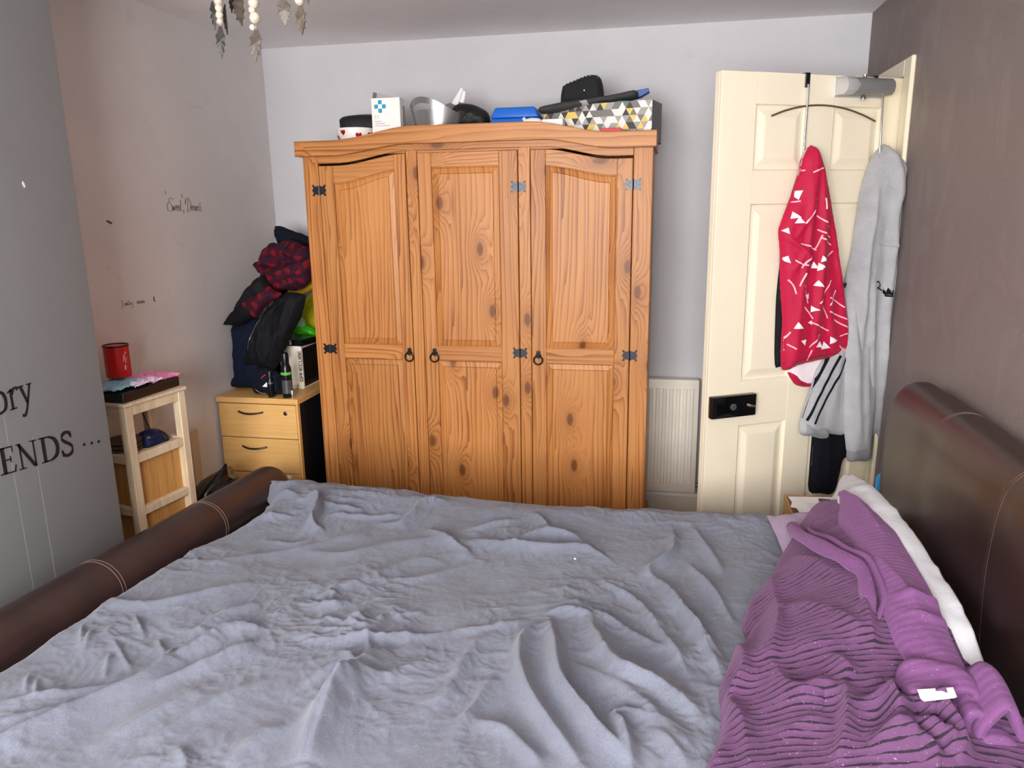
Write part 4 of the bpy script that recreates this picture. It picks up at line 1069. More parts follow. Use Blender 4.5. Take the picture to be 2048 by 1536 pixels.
# ---- grey duvet cover: a draped sheet with its folds
def W(px, py, z=.595): return P(px, py, 2, z)[:2]
def WL_(l): return [W(a, b) for a, b in l]
DF_ = []
def c4(pts, w_, a_): DF_.append(([W(600 + x / 2.133, 960 + y / 2.133) for x, y in pts], w_, a_))
def c3_(pts, w_, a_): DF_.append(([W(x / 2.416, 900 + y / 2.416) for x, y in pts], w_, a_))
c4([(400, 735), (300, 800), (190, 920), (110, 1050), (30, 1229)], (.030, .016), .030)
c4([(1010, 615), (940, 720), (950, 880), (1060, 1060), (1200, 1229)], (.020, .014), .026)
c4([(1060, 600), (1085, 720), (1110, 880), (1240, 1050), (1400, 1210)], (.013, .020), .030)
c4([(1230, 590), (1280, 730), (1370, 850), (1540, 910), (1720, 1020)], (.030, .018), .030)
c4([(1170, 780), (1320, 880), (1450, 960), (1600, 1090), (1720, 1180)], .028, .016)
c4([(1040, 580), (1150, 570), (1240, 590)], .015, .014)
c4([(1490, 400), (1590, 500), (1710, 690), (1800, 840)], (.020, .012), .018)
c4([(1540, 470), (1690, 640), (1800, 760)], .010, .010)
c4([(1290, 430), (1440, 520), (1580, 720), (1680, 880)], (.018, .012), .013)
c4([(1120, 510), (1250, 560), (1420, 660), (1600, 750)], .013, .010)
c4([(1660, 360), (1760, 480), (1850, 600)], .012, .013)
c4([(1590, 210), (1590, 320), (1500, 380), (1490, 420)], (.010, .016), .016)
c4([(1660, 200), (1760, 330), (1800, 400)], .014, .012)
c4([(550, 200), (640, 260), (730, 310)], (.010, .018), .014)
c4([(700, 250), (900, 280), (1060, 300), (1200, 300), (1330, 345)], (.009, .022), .017)
c4([(900, 290), (1000, 240), (1150, 240), (1230, 300)], .014, .013)
c4([(980, 150), (1040, 190), (1060, 240)], .012, .012)
c4([(700, 210), (820, 190), (950, 170)], .014, .011)
c4([(330, 180), (430, 180), (540, 110), (640, 100)], .014, .012)
c4([(20, 100), (80, 130), (60, 190), (0, 230)], (.008, .014), .018)
c4([(120, 160), (280, 165), (420, 150)], .010, .010)
c4([(0, 290), (200, 310), (420, 260), (700, 240)], .022, .008)
c4([(0, 460), (200, 450), (500, 330), (640, 350)], .022, .007)
c4([(300, 420), (520, 410), (760, 330)], .016, .006)
c4([(0, 890), (140, 820), (270, 760)], .016, .012)
c4([(250, 900), (420, 830), (560, 760)], .022, .010)
c4([(540, 960), (640, 880), (740, 720), (860, 650)], .018, .012)
c4([(640, 1090), (740, 960), (830, 810)], .014, .010)
c4([(740, 1010), (860, 1060), (960, 1150), (1040, 1229)], .016, .012)
c4([(1330, 1010), (1380, 1090), (1420, 1229)], (.012, .018), .022)
c4([(1320, 1020), (1390, 1010), (1480, 1020)], .009, .014)
c4([(1480, 1060), (1580, 1140), (1660, 1229)], .016, .012)
c4([(640, 650), (800, 640), (980, 600)], .012, .008)
c4([(180, 740), (240, 800), (330, 760)], .012, .010)
c4([(60, 690), (250, 690), (420, 680), (620, 650)], (.008, .014), .011)
rs = random.Random(11)
for _ in range(44):                                     # crumpled patch in the middle
    x = rs.uniform(10, 400); y = rs.uniform(500, 700); a_ = rs.gauss(-.35, .5); L_ = rs.uniform(40, 110)
    L_ *= 1.5; c4([(x, y), (x + L_ * .5 * math.cos(a_) + rs.uniform(-12, 12), y + L_ * .4 * math.sin(a_) + rs.uniform(-10, 10)), (x + L_ * math.cos(a_), y + L_ * .7 * math.sin(a_))], rs.uniform(.005, .010), rs.uniform(.003, .007))
c3_([(-120, 1440), (150, 1350), (420, 1230), (700, 1110), (860, 1000)], (.020, .040), .022)
c3_([(-100, 1250), (200, 1180), (520, 1130), (700, 1080)], .016, .008)
c3_([(-100, 1330), (200, 1260), (500, 1180)], .014, .007)
c3_([(700, 1090), (950, 960), (1120, 880), (1290, 880)], (.014, .024), .018)
c3_([(740, 1140), (1000, 1040), (1290, 920)], (.010, .018), .014)
c3_([(900, 930), (1060, 820), (1270, 745)], .020, .013)
c3_([(480, 720), (700, 755), (1000, 700), (1250, 640)], .022, .010)
c3_([(400, 1440), (720, 1280), (1050, 1110)], .024, .010)
c3_([(700, 1400), (1000, 1230), (1300, 1110)], .022, .008)
c3_([(1440, 1536), (1520, 1340), (1620, 1220), (1760, 1150)], (.026, .016), .026)
c3_([(1080, 1536), (1220, 1420), (1380, 1320)], .018, .010)
c3_([(860, 1420), (900, 1520), (890, 1600)], .012, .008)
c3_([(1150, 300), (1260, 260), (1400, 250), (1470, 280)], .014, .014)
c3_([(1180, 370), (1300, 330), (1420, 330)], .012, .012)
c3_([(1500, 240), (1550, 300), (1510, 360), (1560, 390)], (.007, .012), .018)
c3_([(1300, 200), (1400, 215), (1560, 160)], .010, .010)
c3_([(1480, 260), (1640, 300), (1760, 300)], .010, .010)
c3_([(1250, 420), (1450, 440), (1560, 380)], .014, .008)
c3_([(1000, 560), (1250, 500), (1560, 440), (1800, 380)], .024, .008)
for pts in ([(400, 840), (390, 960)], [(450, 870), (400, 980)], [(540, 900), (640, 1060)], [(650, 790), (700, 900)], [(530, 970), (500, 1080)], [(760, 900), (800, 1000)], [(840, 940), (780, 1060)], [(140, 1080), (120, 1180)], [(180, 1100), (170, 1200)], [(20, 1000), (70, 940), (180, 900)]):
    c3_(pts, .006, .006)
NU, NV = 560, 520
s_ = np.linspace(0, 1, NU); t_ = np.linspace(0, 1, NV)
S, T_ = np.meshgrid(s_, t_, indexing='ij')
yf = 2.335                                              # where the cover rolls over the far mattress edge
L_top = yf - .88; rad = .075; arc_l = rad * math.pi / 2; drop = .24
tl = T_ * (L_top + arc_l + drop)
y = np.where(tl < L_top, .88 + tl, np.where(tl < L_top + arc_l, yf + rad * np.sin((tl - L_top) / rad), yf + rad + .012 * np.sin(tl * 9 + S * 30)))
dz = np.where(tl < L_top, 0, np.where(tl < L_top + arc_l, -rad * (1 - np.cos((tl - L_top) / rad)), -rad - (tl - L_top - arc_l)))
xl_ = -1.504 + .1007 * (np.minimum(y, 2.44) - 1.386) + .083
far = np.clip((y - 2.05) / .3, 0, 1)
xl_ = xl_ + .045 * np.clip((y - 1.85) / .2, 0, 1) * (1 - np.clip((y - 2.22) / .1, 0, 1)) - .055 * np.clip((y - 2.24) / .08, 0, 1)
xr_ = .600 + 0 * y
x = xl_ + (xr_ - xl_) * S
wx = x + .06 * fbm(x * 4, y * 4, 61, 2); wy = y + .06 * fbm(x * 4, y * 4, 67, 2)
msk = np.clip(.55 + 1.3 * fbm(x * 3, y * 3, 71, 2), .12, 1.2)
def crease(fx, fy, s): return np.clip(1 - 5.5 * np.abs(vnoise(wx * fx + wy * fy * .35, wy * fy - wx * fx * .25, s)), 0, 1)
nzv = fbm(x * 2.2, y * 2.2, 3, 3) * .020 + fbm(x * 7, y * 7, 5, 3) * .006 + msk * (crease(6, 10, 9) * .0055 + crease(15, 11, 19) * .0036 + crease(26, 30, 29) * .0024 + crease(52, 47, 39) * .0014) + fbm(x * 40, y * 40, 8, 2) * .0008
base = .588 + .022 * np.clip((-.55 - x) / .7, 0, 1) * np.clip((y - 1.9) / .4, 0, 1)
fo = folds(x, y, DF_) * 1.6
z = base + dz + (fo + nzv) * np.clip(1 - (-dz) / .2, .25, 1)
# bulky hem along the far edge
z += .020 * np.exp(-((y - 2.27) / .06) ** 2) * (tl < L_top + arc_l) * (.7 + .6 * vnoise(x * 6, y * 0, 4))
# tuck down against the footboard roll
e = (x - xl_); z += -.05 * np.exp(-(e / .030) ** 2) * (tl < L_top)
# corner point sticking up by the footboard
cp = W(478, 1003, .62); z += .050 * np.exp(-(((x - cp[0]) / .030) ** 2 + ((y - cp[1]) / .022) ** 2))
y = y + .010 * fbm(x * 9, z * 9, 17, 2) * (tl > L_top)
dv = grid_mesh('duvet', np.stack([x, y, z], -1), 'duvet_grey', None, .012)
tag(dv, 'crumpled grey duvet cover spread over the whole bed', 'duvet')
lint_spots = [(1150, 1130), (862, 1389), (783, 1168), (1002, 1180)]
for (a, b), r_ in zip(lint_spots[:1], (.004,)):
    c = W(a, b); lathe('lint_fleck', [(.001, 0), (.0035, .001), (.003, .003), (.001, .004)], (c[0], c[1], .612), 'lint', dv, 8)

# ================================================================== PILLOWS AND PURPLE THROW
def pillow(name, c, hx, hy, hz, tilt, mat, label, pw_=2.6, rz=0, seed=0):
    n = 60; u = np.linspace(-1, 1, n); U, V = np.meshgrid(u, u, indexing='ij')
    e = (np.clip(1 - np.abs(U) ** pw_, 0, 1) * np.clip(1 - np.abs(V) ** pw_, 0, 1)) ** .5
    pin = 1 - .07 * (1 - V * V) * np.abs(U) ** 3; pin2 = 1 - .05 * (1 - U * U) * np.abs(V) ** 3
    X3 = U * hx * pin; Y3 = V * hy * pin2
    wr_ = fbm(U * 4, V * 4, seed, 3) * .012 * e + ridge(U * 5, V * 3, seed + 2, 2) * .003 * (1 - e) 
    top = np.stack([X3, Y3, hz * e + wr_], -1).reshape(-1, 3); bot = np.stack([X3, Y3, -hz * .7 * e], -1).reshape(-1, 3)
    R3 = np.array((Matrix.Rotation(math.radians(rz), 3, 'Z') @ Matrix.Rotation(math.radians(tilt), 3, 'Y')))
    Vv = np.vstack([top, bot]) @ R3.T + np.array(c)
    fs = grid_faces(n, n) + grid_faces(n, n, n * n, True)
    o = mk(name, Vv, fs, mat, None, True)
    bm = bmesh.new(); bm.from_mesh(o.data); bmesh.ops.remove_doubles(bm, verts=bm.verts, dist=1e-5); bm.to_mesh(o.data); bm.free()
    tag(o, label, 'pillow'); return o
pillow('pillow', (.495, 1.945, .650), .17, .31, .050, -6, 'lilac_cotton', 'lilac pillow at the bottom of the pillows beside the grey duvet', seed=4)
pillow('pillow', (.470, 1.28, .640), .17, .30, .040, -6, 'sheet_white', 'white pillow buried under the near half of the purple throw', seed=6)

# big white pillow leaning on the others towards the headboard; its far corner points up
def white_pillow():
    edge = [(2.310, .548, .768), (2.22, .552, .800), (2.08, .556, .826), (1.95, .565, .838), (1.78, .574, .832), (1.60, .580, .818), (1.45, .582, .800), (1.33, .578, .762), (1.24, .560, .715)]
    E = np.array(smooth_poly([np.array(e_) for e_ in edge], 8)); n = len(E); m = 34
    rows_ = []
    for i, (yy, xe, ze) in enumerate(E):
        q = i / (n - 1); body = math.sin(math.pi * min(max(q, .02), .98)) ** .45
        rows_.append([])
        for j, v in enumerate(np.linspace(0, 1, m)):
            # v 0: upper edge near the headboard, runs forward and down over the top to the front hem
            fq = max(0, 1 - q / .3); xx = xe - (.15 - .07 * fq) * v; yy2 = yy - .11 * v * fq; zz = ze - .12 * v * (v + fq) / (1 + .4 * fq) + .012 * body * math.sin(math.pi * v) ** .7 - .012
            rows_[-1].append((xx, yy2 + .012 * math.sin(9 * v) * (1 - body), zz))
    top = np.array(rows_); top[..., 2] += .005 * fbm(top[..., 0] * 20, top[..., 1] * 16, 2, 2) + .004 * ridge(top[..., 0] * 4, top[..., 1] * 14 + top[..., 0] * 6, 6, 2)
    bot = top.copy(); th = np.outer(np.sin(np.pi * np.linspace(.0, 1, n)) ** .5, np.sin(np.pi * np.linspace(0, 1, m)) ** .5)
    bot[..., 2] = top[..., 2] - .004 - .10 * th
    V = np.vstack([top.reshape(-1, 3), bot.reshape(-1, 3)]); fs = grid_faces(n, m) + grid_faces(n, m, n * m, True)
    rim = [(i, 0) for i in range(n)] + [(n - 1, j) for j in range(1, m)] + [(i, m - 1) for i in range(n - 2, -1, -1)] + [(0, j) for j in range(m - 2, 0, -1)]
    ix = [i * m + j for i, j in rim]; o = n * m
    for a, b in zip(ix, ix[1:] + ix[:1]): fs.append((a, a + o, b + o, b))
    return mk('pillow', V, fs, 'sheet_white', None, True)
tag(white_pillow(), 'big white pillow along the leather headboard edging the purple throw', 'pillow')

th_ = empty('throw_blanket', (.30, 1.5, .60), 'purple ribbed chenille throw heaped over the pillows at the head of the bed', 'blanket')
# left hem of the throw on the duvet, and its right hem along the white pillow
Lh = [(2.165, .410), (2.02, .345), (1.86, .270), (1.72, .225), (1.60, .195), (1.46, .150), (1.30, .120), (1.14, .085), (1.00, .060), (.90, .050), (.76, .03)]
Rh = [(2.165, .420), (2.08, .455), (2.02, .492), (1.90, .528), (1.75, .545), (1.60, .546), (1.45, .544), (1.34, .545), (1.20, .620), (1.05, .650), (.90, .66), (.76, .66)]
def itp(tab, yy):
    a = np.array(tab)[::-1]; return np.interp(yy, a[:, 0], a[:, 1])
NB, MB_ = 330, 230
Sb, Tb = np.meshgrid(np.linspace(0, 1, NB), np.linspace(0, 1, MB_), indexing='ij')
def throw_surface(yv, sv):
    xl2 = itp(Lh, yv) + .010 * np.sin(yv * 21) + .012 * fbm(yv * 9, yv * 0, 3, 2); xr2 = itp(Rh, yv)
    xv = xl2 + (xr2 - xl2) * sv
    zr = np.interp(yv, [.76, .9, 1.05, 1.2, 1.3, 1.45, 1.6, 1.75, 1.9, 2.02, 2.165], [.63, .645, .68, .715, .748, .788, .803, .808, .806, .786, .72])
    zl = .612
    prof_ = 1 - (1 - np.clip(sv / .93, 0, 1)) ** 2.1
    zv = zl + (zr - zl) * prof_
    return xv, zv
yv = .76 + (2.075 - .76) * Sb
xv, zv = throw_surface(yv, Tb)
TF = []
def c7(pts, w_, a_):
    q = []
    for cx, cy in pts:
        px_, py_ = 1380 + cx / 2.4147, 900 + cy / 2.4147
        z_ = .70
        for _ in range(8):                                       # walk onto the heaped surface
            p_ = P(px_, py_, 2, z_); yy = min(max(p_[1], .9), 2.15); a1 = itp(Lh, yy); b1 = itp(Rh, yy); s1 = min(max((p_[0] - a1) / (b1 - a1), 0), 1)
            z_ = .5 * z_ + .5 * float(throw_surface(np.array([yy]), np.array([s1]))[1][0])
        q.append(np.array([p_[0], p_[1]]))
    TF.append((q, w_, a_))
c7([(360, 640), (420, 800), (400, 960), (380, 1060)], (.016, .028), .024)
c7([(300, 760), (230, 900), (215, 1000), (250, 1120), (170, 1240), (250, 1350), (280, 1500)], (.020, .012), .030)
c7([(380, 1040), (460, 1160), (540, 1200), (640, 1160), (740, 1200)], (.018, .026), .026)
c7([(690, 800), (760, 860), (860, 920)], .020, .020)
c7([(690, 1000), (740, 1070), (800, 1100)], .020, .020)
c7([(420, 780), (540, 760), (690, 790)], .018, .012)
c7([(500, 960), (620, 940), (760, 960)], .022, .008)
c7([(740, 1140), (750, 1260), (740, 1400), (700, 1536)], (.020, .010), .026)
c7([(760, 1290), (900, 1240), (980, 1290), (1000, 1400)], (.012, .022), .022)
c7([(180, 1280), (140, 1400), (100, 1536)], .022, .018)
c7([(430, 1400), (560, 1330), (700, 1330)], .022, .012)
c7([(860, 1460), (980, 1430), (1100, 1450)], .024, .020)
c7([(830, 600), (840, 740), (870, 860), (890, 960)], (.010, .018), .016)
c7([(480, 520), (600, 560), (740, 620)], .016, .010)
def p8c(pts, w_, a_): c7([((1760 + a / 2.865 - 1380) * 2.4147, (1000 + b / 2.865 - 900) * 2.4147) for a, b in pts], w_, a_)
p8c([(20, 1060), (40, 1160), (90, 1290), (180, 1235), (310, 1225), (400, 1270)], (.010, .016), .030)
p8c([(290, 1340), (290, 1270), (340, 1250), (390, 1310), (460, 1390), (480, 1470), (430, 1530)], (.009, .015), .034)
p8c([(120, 1360), (230, 1350), (330, 1390), (410, 1440), (380, 1500)], (.010, .016), .030)
p8c([(-40, 1440), (80, 1420), (200, 1440), (300, 1480), (330, 1560)], (.010, .018), .028)
p8c([(480, 1230), (560, 1210), (640, 1200)], .014, .02)
xb, yb = xv.copy(), yv.copy()
zb_ = zv + 1.35 * folds(xb, yb, TF) + .008 * fbm(xb * 6, yb * 6, 31, 3) + .0015 * fbm(xb * 40, yb * 40, 7, 2)
# hem rests on the duvet
zb_ -= .030 * np.exp(-(Tb / .03) ** 2)
uvb = np.stack([xb * 1.0, (yb + .25 * (zb_ - .6) + .30 * (xb - .3) * (yb - 1.5) + .035 * fbm(xb * 5, yb * 4, 77, 2))], -1)
grid_mesh('ribbed_sheet', np.stack([xb, yb, zb_], -1), 'purple_ribbed', th_, .012, uvb)
def zthrow(xx, yy):
    a1 = itp(Lh, yy); b1 = itp(Rh, yy); s1 = np.clip((xx - a1) / (b1 - a1), 0, 1)
    return throw_surface(np.array([yy]), np.array([s1]))[1][0]

# folded-back plush flap lying along the ridge
Lf = [(2.245, .535), (2.06, .478), (2.00, .462), (1.92, .452), (1.76, .435), (1.62, .430), (1.48, .432), (1.40, .440), (1.30, .452)]
Rf = [(2.06, .482), (2.02, .492), (1.90, .524), (1.75, .542), (1.60, .543), (1.45, .541), (1.30, .542)]
n1, m1 = 200, 90
Sf, Tf = np.meshgrid(np.linspace(0, 1, n1), np.linspace(0, 1, m1), indexing='ij')
yv = 1.270 + (2.060 - 1.270) * Sf; a1 = itp(Lf, yv) + .006 * np.sin(yv * 26); b1 = itp(Rf, yv); xv = a1 + (b1 - a1) * Tf
zb1 = itp(Lh, yv); zb2 = itp(Rh, yv)
zs1 = np.interp(yv, [.76, .9, 1.05, 1.2, 1.3, 1.45, 1.6, 1.75, 1.9, 2.02, 2.165], [.63, .645, .68, .715, .748, .788, .803, .808, .806, .786, .72])
sv = np.clip((xv - zb1) / (zb2 - zb1), 0, 1); prof_ = 1 - (1 - np.clip(sv / .93, 0, 1)) ** 2.1
zf = .612 + (zs1 - .612) * prof_ + .014 + .012 * np.sin(np.pi * np.clip(Tf * 1.02, 0, 1)) - .016 * np.exp(-(Tf / .06) ** 2) - .018 * np.exp(-((1 - Tf) / .05) ** 2)
fF = [([(.47, 2.05), (.49, 1.9), (.50, 1.7)], .016, .012), ([(.52, 2.15), (.535, 2.0), (.545, 1.85)], .012, .014), ([(.46, 1.62), (.48, 1.5), (.49, 1.42)], .014, .010), ([(.45, 1.47), (.50, 1.455), (.55, 1.46)], .008, .012), ([(.46, 1.42), (.51, 1.405), (.55, 1.41)], .010, .010)]
zf = zf + folds(xv, yv, fF) + .007 * fbm(xv * 9, yv * 6, 51, 3) + .0012 * fbm(xv * 60, yv * 60, 5, 2)
grid_mesh('folded_flap', np.stack([xv, yv, zf], -1), 'purple_plush', th_, .014, np.stack([xv, yv + .2 * zf + .02 * fbm(xv * 8, yv * 5, 3, 2)], -1))
# thick rolled hem across the far end of the throw
def rolled(name, path, r, mat, parent, sweep=5.2, thick=.010, turn=0.0, uvs=1.0, squash=1.0, k=6):
    """a loosely rolled edge: sheet swept along a path with an open spiral section"""
    q = smooth_poly([np.array(p) for p in path], k); n = len(q); m = 30; V = np.zeros((n, m, 3)); UV = np.zeros((n, m, 2)); acc = 0
    for i, p in enumerate(q):
        t = q[min(i + 1, n - 1)] - q[max(i - 1, 0)]; t = t / np.linalg.norm(t)
        e1 = np.cross(t, [0, 0, 1.0]); e1 = e1 / np.linalg.norm(e1); e2 = np.cross(e1, t)
        acc += np.linalg.norm(q[i] - q[max(i - 1, 0)])
        rr = r * (1 + .10 * math.sin(i * .7)) * (r_end(i / (n - 1)))
        for j, a in enumerate(np.linspace(0, sweep, m)):
            rad_ = rr * (1 - .09 * a); V[i, j] = p + (e1 * math.cos(a + turn) + e2 * math.sin(a + turn) * squash) * rad_; UV[i, j] = (acc, a * rr)
    cen = np.array([[V[i].mean(axis=0)] for i in range(n)])
    nrm_ = V - cen; nrm_ /= np.linalg.norm(nrm_, axis=-1, keepdims=True)
    B = V - nrm_ * thick
    nn = n * m; fs = grid_faces(n, m) + grid_faces(n, m, nn, True)
    rim = [(i, 0) for i in range(n)] + [(n - 1, j) for j in range(1, m)] + [(i, m - 1) for i in range(n - 2, -1, -1)] + [(0, j) for j in range(m - 2, 0, -1)]
    ix = [i * m + j for i, j in rim]
    for a, b in zip(ix, ix[1:] + ix[:1]): fs.append((a, a + nn, b + nn, b))
    uv2 = np.vstack([UV.reshape(-1, 2)] * 2)
    return mk(name, np.vstack([V.reshape(-1, 3), B.reshape(-1, 3)]), fs, mat, parent, True, uv2)
def r_end(q): return min(1.0, .25 + 5.0 * (1 - q))
def pt7(cx, cy, z_): return P(1380 + cx / 2.4147, 900 + cy / 2.4147, 2, z_)
def on_throw(cx, cy, up=0.0):
    px_, py_ = 1380 + cx / 2.4147, 900 + cy / 2.4147; z_ = .70
    for _ in range(14):
        p_ = P(px_, py_, 2, z_); yy = min(max(p_[1], .8), 2.08); z_ = .5 * z_ + .5 * float(zthrow(p_[0], yy))
    return np.array([p_[0], p_[1], z_ + up])
rolled('rolled_hem', [on_throw(500, 400, .018), on_throw(545, 450, .020), on_throw(650, 510, .022), on_throw(760, 570, .022), on_throw(840, 620, .016), on_throw(875, 740, .006), on_throw(890, 840, -.004)], .031, 'purple_plush', th_, 6.0, .010, 2.4, squash=.85)
# curled end of the flap with the sewn-in white label, loops of hem below it
def p8(cx, cy, z_): return P(1760 + cx / 2.865, 1000 + cy / 2.865, 2, z_)
def ribbon(name, pts, y, dep, th, mat, rise=.12):
    dep *= .5
    """a strip of the throw standing on edge: the curve of its end, drawn back into the heap"""
    q = smooth_poly([np.array(P(1760 + a / 2.865, 1000 + b / 2.865, 1, y))[[0, 2]] for a, b in pts], 7); n = len(q)
    sec = []
    for i, p in enumerate(q):
        t = q[min(i + 1, n - 1)] - q[max(i - 1, 0)]; t = t / (np.linalg.norm(t) + 1e-9); nn = np.array([-t[1], t[0]]); sec.append((p + nn * th / 2, p - nn * th / 2))
    m = 9; V = []; UV = []; acc = 0
    A = np.zeros((n, m, 3)); B = np.zeros((n, m, 3)); U = np.zeros((n, m, 2))
    for i, (a, b) in enumerate(sec):
        acc += np.linalg.norm(q[i] - q[max(i - 1, 0)])
        for j in range(m):
            f = j / (m - 1); rnd = .72 + .28 * min(1, f * 5) ** .5
            c = (a + b) / 2; sag = .010 * math.sin(f * 5 + i * .15)
            pa = c + (a - c) * rnd; pb = c + (b - c) * rnd
            A[i, j] = (pa[0], y + dep * f, pa[1] + rise * dep * f + sag * f); B[i, j] = (pb[0], y + dep * f, pb[1] + rise * dep * f + sag * f); U[i, j] = (acc, y + dep * f)
    V = np.vstack([A.reshape(-1, 3), B.reshape(-1, 3)]); nn = n * m; fs = grid_faces(n, m) + grid_faces(n, m, nn, True)
    rim = [(i, 0) for i in range(n)] + [(n - 1, j) for j in range(1, m)] + [(i, m - 1) for i in range(n - 2, -1, -1)] + [(0, j) for j in range(m - 2, 0, -1)]
    ix = [i * m + j for i, j in rim]
    for a, b in zip(ix, ix[1:] + ix[:1]): fs.append((a, a + nn, b + nn, b))
    return mk(name, V, fs, mat, th_, True, np.vstack([U.reshape(-1, 2)] * 2))
ribbon('curled_end', [(180, 1175), (172, 1140), (210, 1108), (300, 1102), (400, 1100), (490, 1093), (545, 1110), (555, 1145), (520, 1178), (440, 1196), (385, 1212)], 1.235, .13, .013, 'purple_plush')
ribbon('curled_end', [(380, 1215), (360, 1190), (300, 1180), (235, 1180), (185, 1175)], 1.236, .11, .012, 'purple_plush')
a_, b_ = P(1760 + 232 / 2.865, 1000 + 1140 / 2.865, 1, 1.205), P(1760 + 442 / 2.865, 1000 + 1128 / 2.865, 1, 1.205)
lab = [a_ + (.006, 0, -.004), b_ + (-.004, 0, -.003), a_ , b_]
V8 = [tuple(v) for v in lab] + [tuple(v + np.array([0, .02, .004])) for v in lab]
mk('sewn_label', V8, [(0, 1, 3, 2), (4, 6, 7, 5), (0, 4, 5, 1), (2, 3, 7, 6), (0, 2, 6, 4), (1, 5, 7, 3)], 'label_white', th_)
ribbon('hem_loop', [(500, 1330), (505, 1280), (545, 1235), (600, 1250), (615, 1290)], 1.20, .12, .015, 'purple_plush')
ribbon('hem_loop', [(600, 1540), (580, 1440), (585, 1340), (640, 1270), (720, 1200), (765, 1210), (800, 1300), (830, 1390)], 1.19, .20, .017, 'purple_plush')
ribbon('hem_loop', [(590, 1430), (660, 1400), (740, 1410), (800, 1460), (840, 1540)], 1.18, .16, .016, 'purple_plush')
# ================================================================== ON TOP OF THE WARDROBE
ZT = 1.801
# white carton with a blue cross
bx_ = empty('carton', (-1.19, 3.34, ZT), 'white carton with a blue square cross standing on the wardrobe', 'box')
X0, X1, Y0, Y1, Z1 = -1.262, -1.133, 3.28, 3.345, 2.018
box('carton_body', X0, X1, Y0, Y1, ZT, Z1, 'white_card', bx_, .0015)
box('side_print', X1, X1 + .0012, Y0 + .03, Y1 - .004, ZT + .02, Z1 - .03, 'grey_card', bx_, 0)
prism('flap', [(X0 + .001, Z1 - .002), (X0 + .012, Z1 + .030), (X0 + .075, Z1 + .012), (X1 - .02, Z1 + .002), (X1 - .02, Z1 - .002)], 'y', Y1 - .004, Y1 - .001, 'grey_card', bx_)
box('flap', X0, X0 + .003, Y0 + .01, Y1 - .01, Z1 - .002, Z1 + .028, 'grey_card', bx_, 0, Tr((X0, 0, Z1)) @ Matrix.Rotation(math.radians(14), 4, 'Y') @ Tr((-X0, 0, -Z1)))
cc = (P(760, 213, 1, Y0)[0], P(760, 213, 1, Y0)[2])
for a, b in ((0, .0175), (0, -.0175), (.0175, 0), (-.0175, 0)): box('cross_square', cc[0] + a - .0083, cc[0] + a + .0083, Y0 - .0008, Y0, cc[1] + b - .0083, cc[1] + b + .0083, 'cyan_print', bx_, 0)
def fprint(shapes, name, mat, parent, y, ox, oz, s): return flat_marks(name, shapes, lambda a, b: (ox + a * s, y, oz + b * s), mat, parent, .0007, (0, -1, 0))
e_ = P(750, 238, 1, Y0)
fprint(pen([(.35, 1), (.15, .9), (.18, .6), (.02, .5), (.18, .4), (.15, .1), (.35, 0)], .08) , 'brace_print', 'grey_print', bx_, Y0, e_[0], e_[2], .016)
fprint(pen([(.35, 1), (.55, .9), (.52, .6), (.68, .5), (.52, .4), (.55, .1), (.35, 0)], .08), 'brace_print', 'grey_print', bx_, Y0, e_[0] + .004, e_[2], .016)
for i, (a, b) in enumerate(((.0, .030), (.0, .045), (.0, .066))): box('text_line', e_[0] + a, e_[0] + b, Y0 - .0006, Y0, e_[2] - .012 - i * .009, e_[2] - .009 - i * .009, 'grey_print', bx_, 0)
# bowl with hearts
hc = (-1.365, 3.345)
bw = lathe('heart_bowl', [(.045, ZT), (.060, ZT + .02), (.078, ZT + .06), (.086, ZT + .085), (.084, ZT + .100), (.079, ZT + .100), (.079, ZT + .086), (.055, ZT + .02), (.02, ZT + .012)], (hc[0], hc[1], 0), 'china_white', None, 36)
tag(bw, 'white bowl printed with red hearts at the left end of the wardrobe top', 'bowl')
def heart_on(a, z, s):
    pts = [(0, -1), (-.9, -.1), (-1, .45), (-.6, .85), (-.15, .7), (0, .4), (.15, .7), (.6, .85), (1, .45), (.9, -.1)]
    def to3(u, v):
        zz = z + v * s; r = np.interp(zz, [ZT, ZT + .02, ZT + .06, ZT + .085, ZT + .1], [.045, .060, .078, .086, .084]) + .0012
        q = a + u * s / r; return (hc[0] + r * math.cos(q), hc[1] + r * math.sin(q), zz)
    flat_marks('heart', [pts], to3, 'red_print', bw, 0.0, (0, 0, 0))
for a, z, s in ((-1.90, ZT + .080, .013), (-1.05, ZT + .066, .014), (-1.75, ZT + .045, .012), (-1.3, ZT + .04, .012), (-2.5, ZT + .06, .013), (-.4, ZT + .07, .013)): heart_on(a, z, s)
ypl = Plane((0, 3.40, 0), (1, 0))
bb = Puff(ypl, [(681, 250), (680, 240), (686, 234), (700, 231), (722, 229), (745, 229), (765, 232), (775, 250), (765, 272), (690, 275)], 0, .05, .05, [([(690, 240), (720, 234), (750, 236)], .012, .008)], .010, .8, seed=41)
tag(bb.build('black_pouch', 'bag_black'), 'soft black pouch behind the heart bowl on the wardrobe', 'pouch')
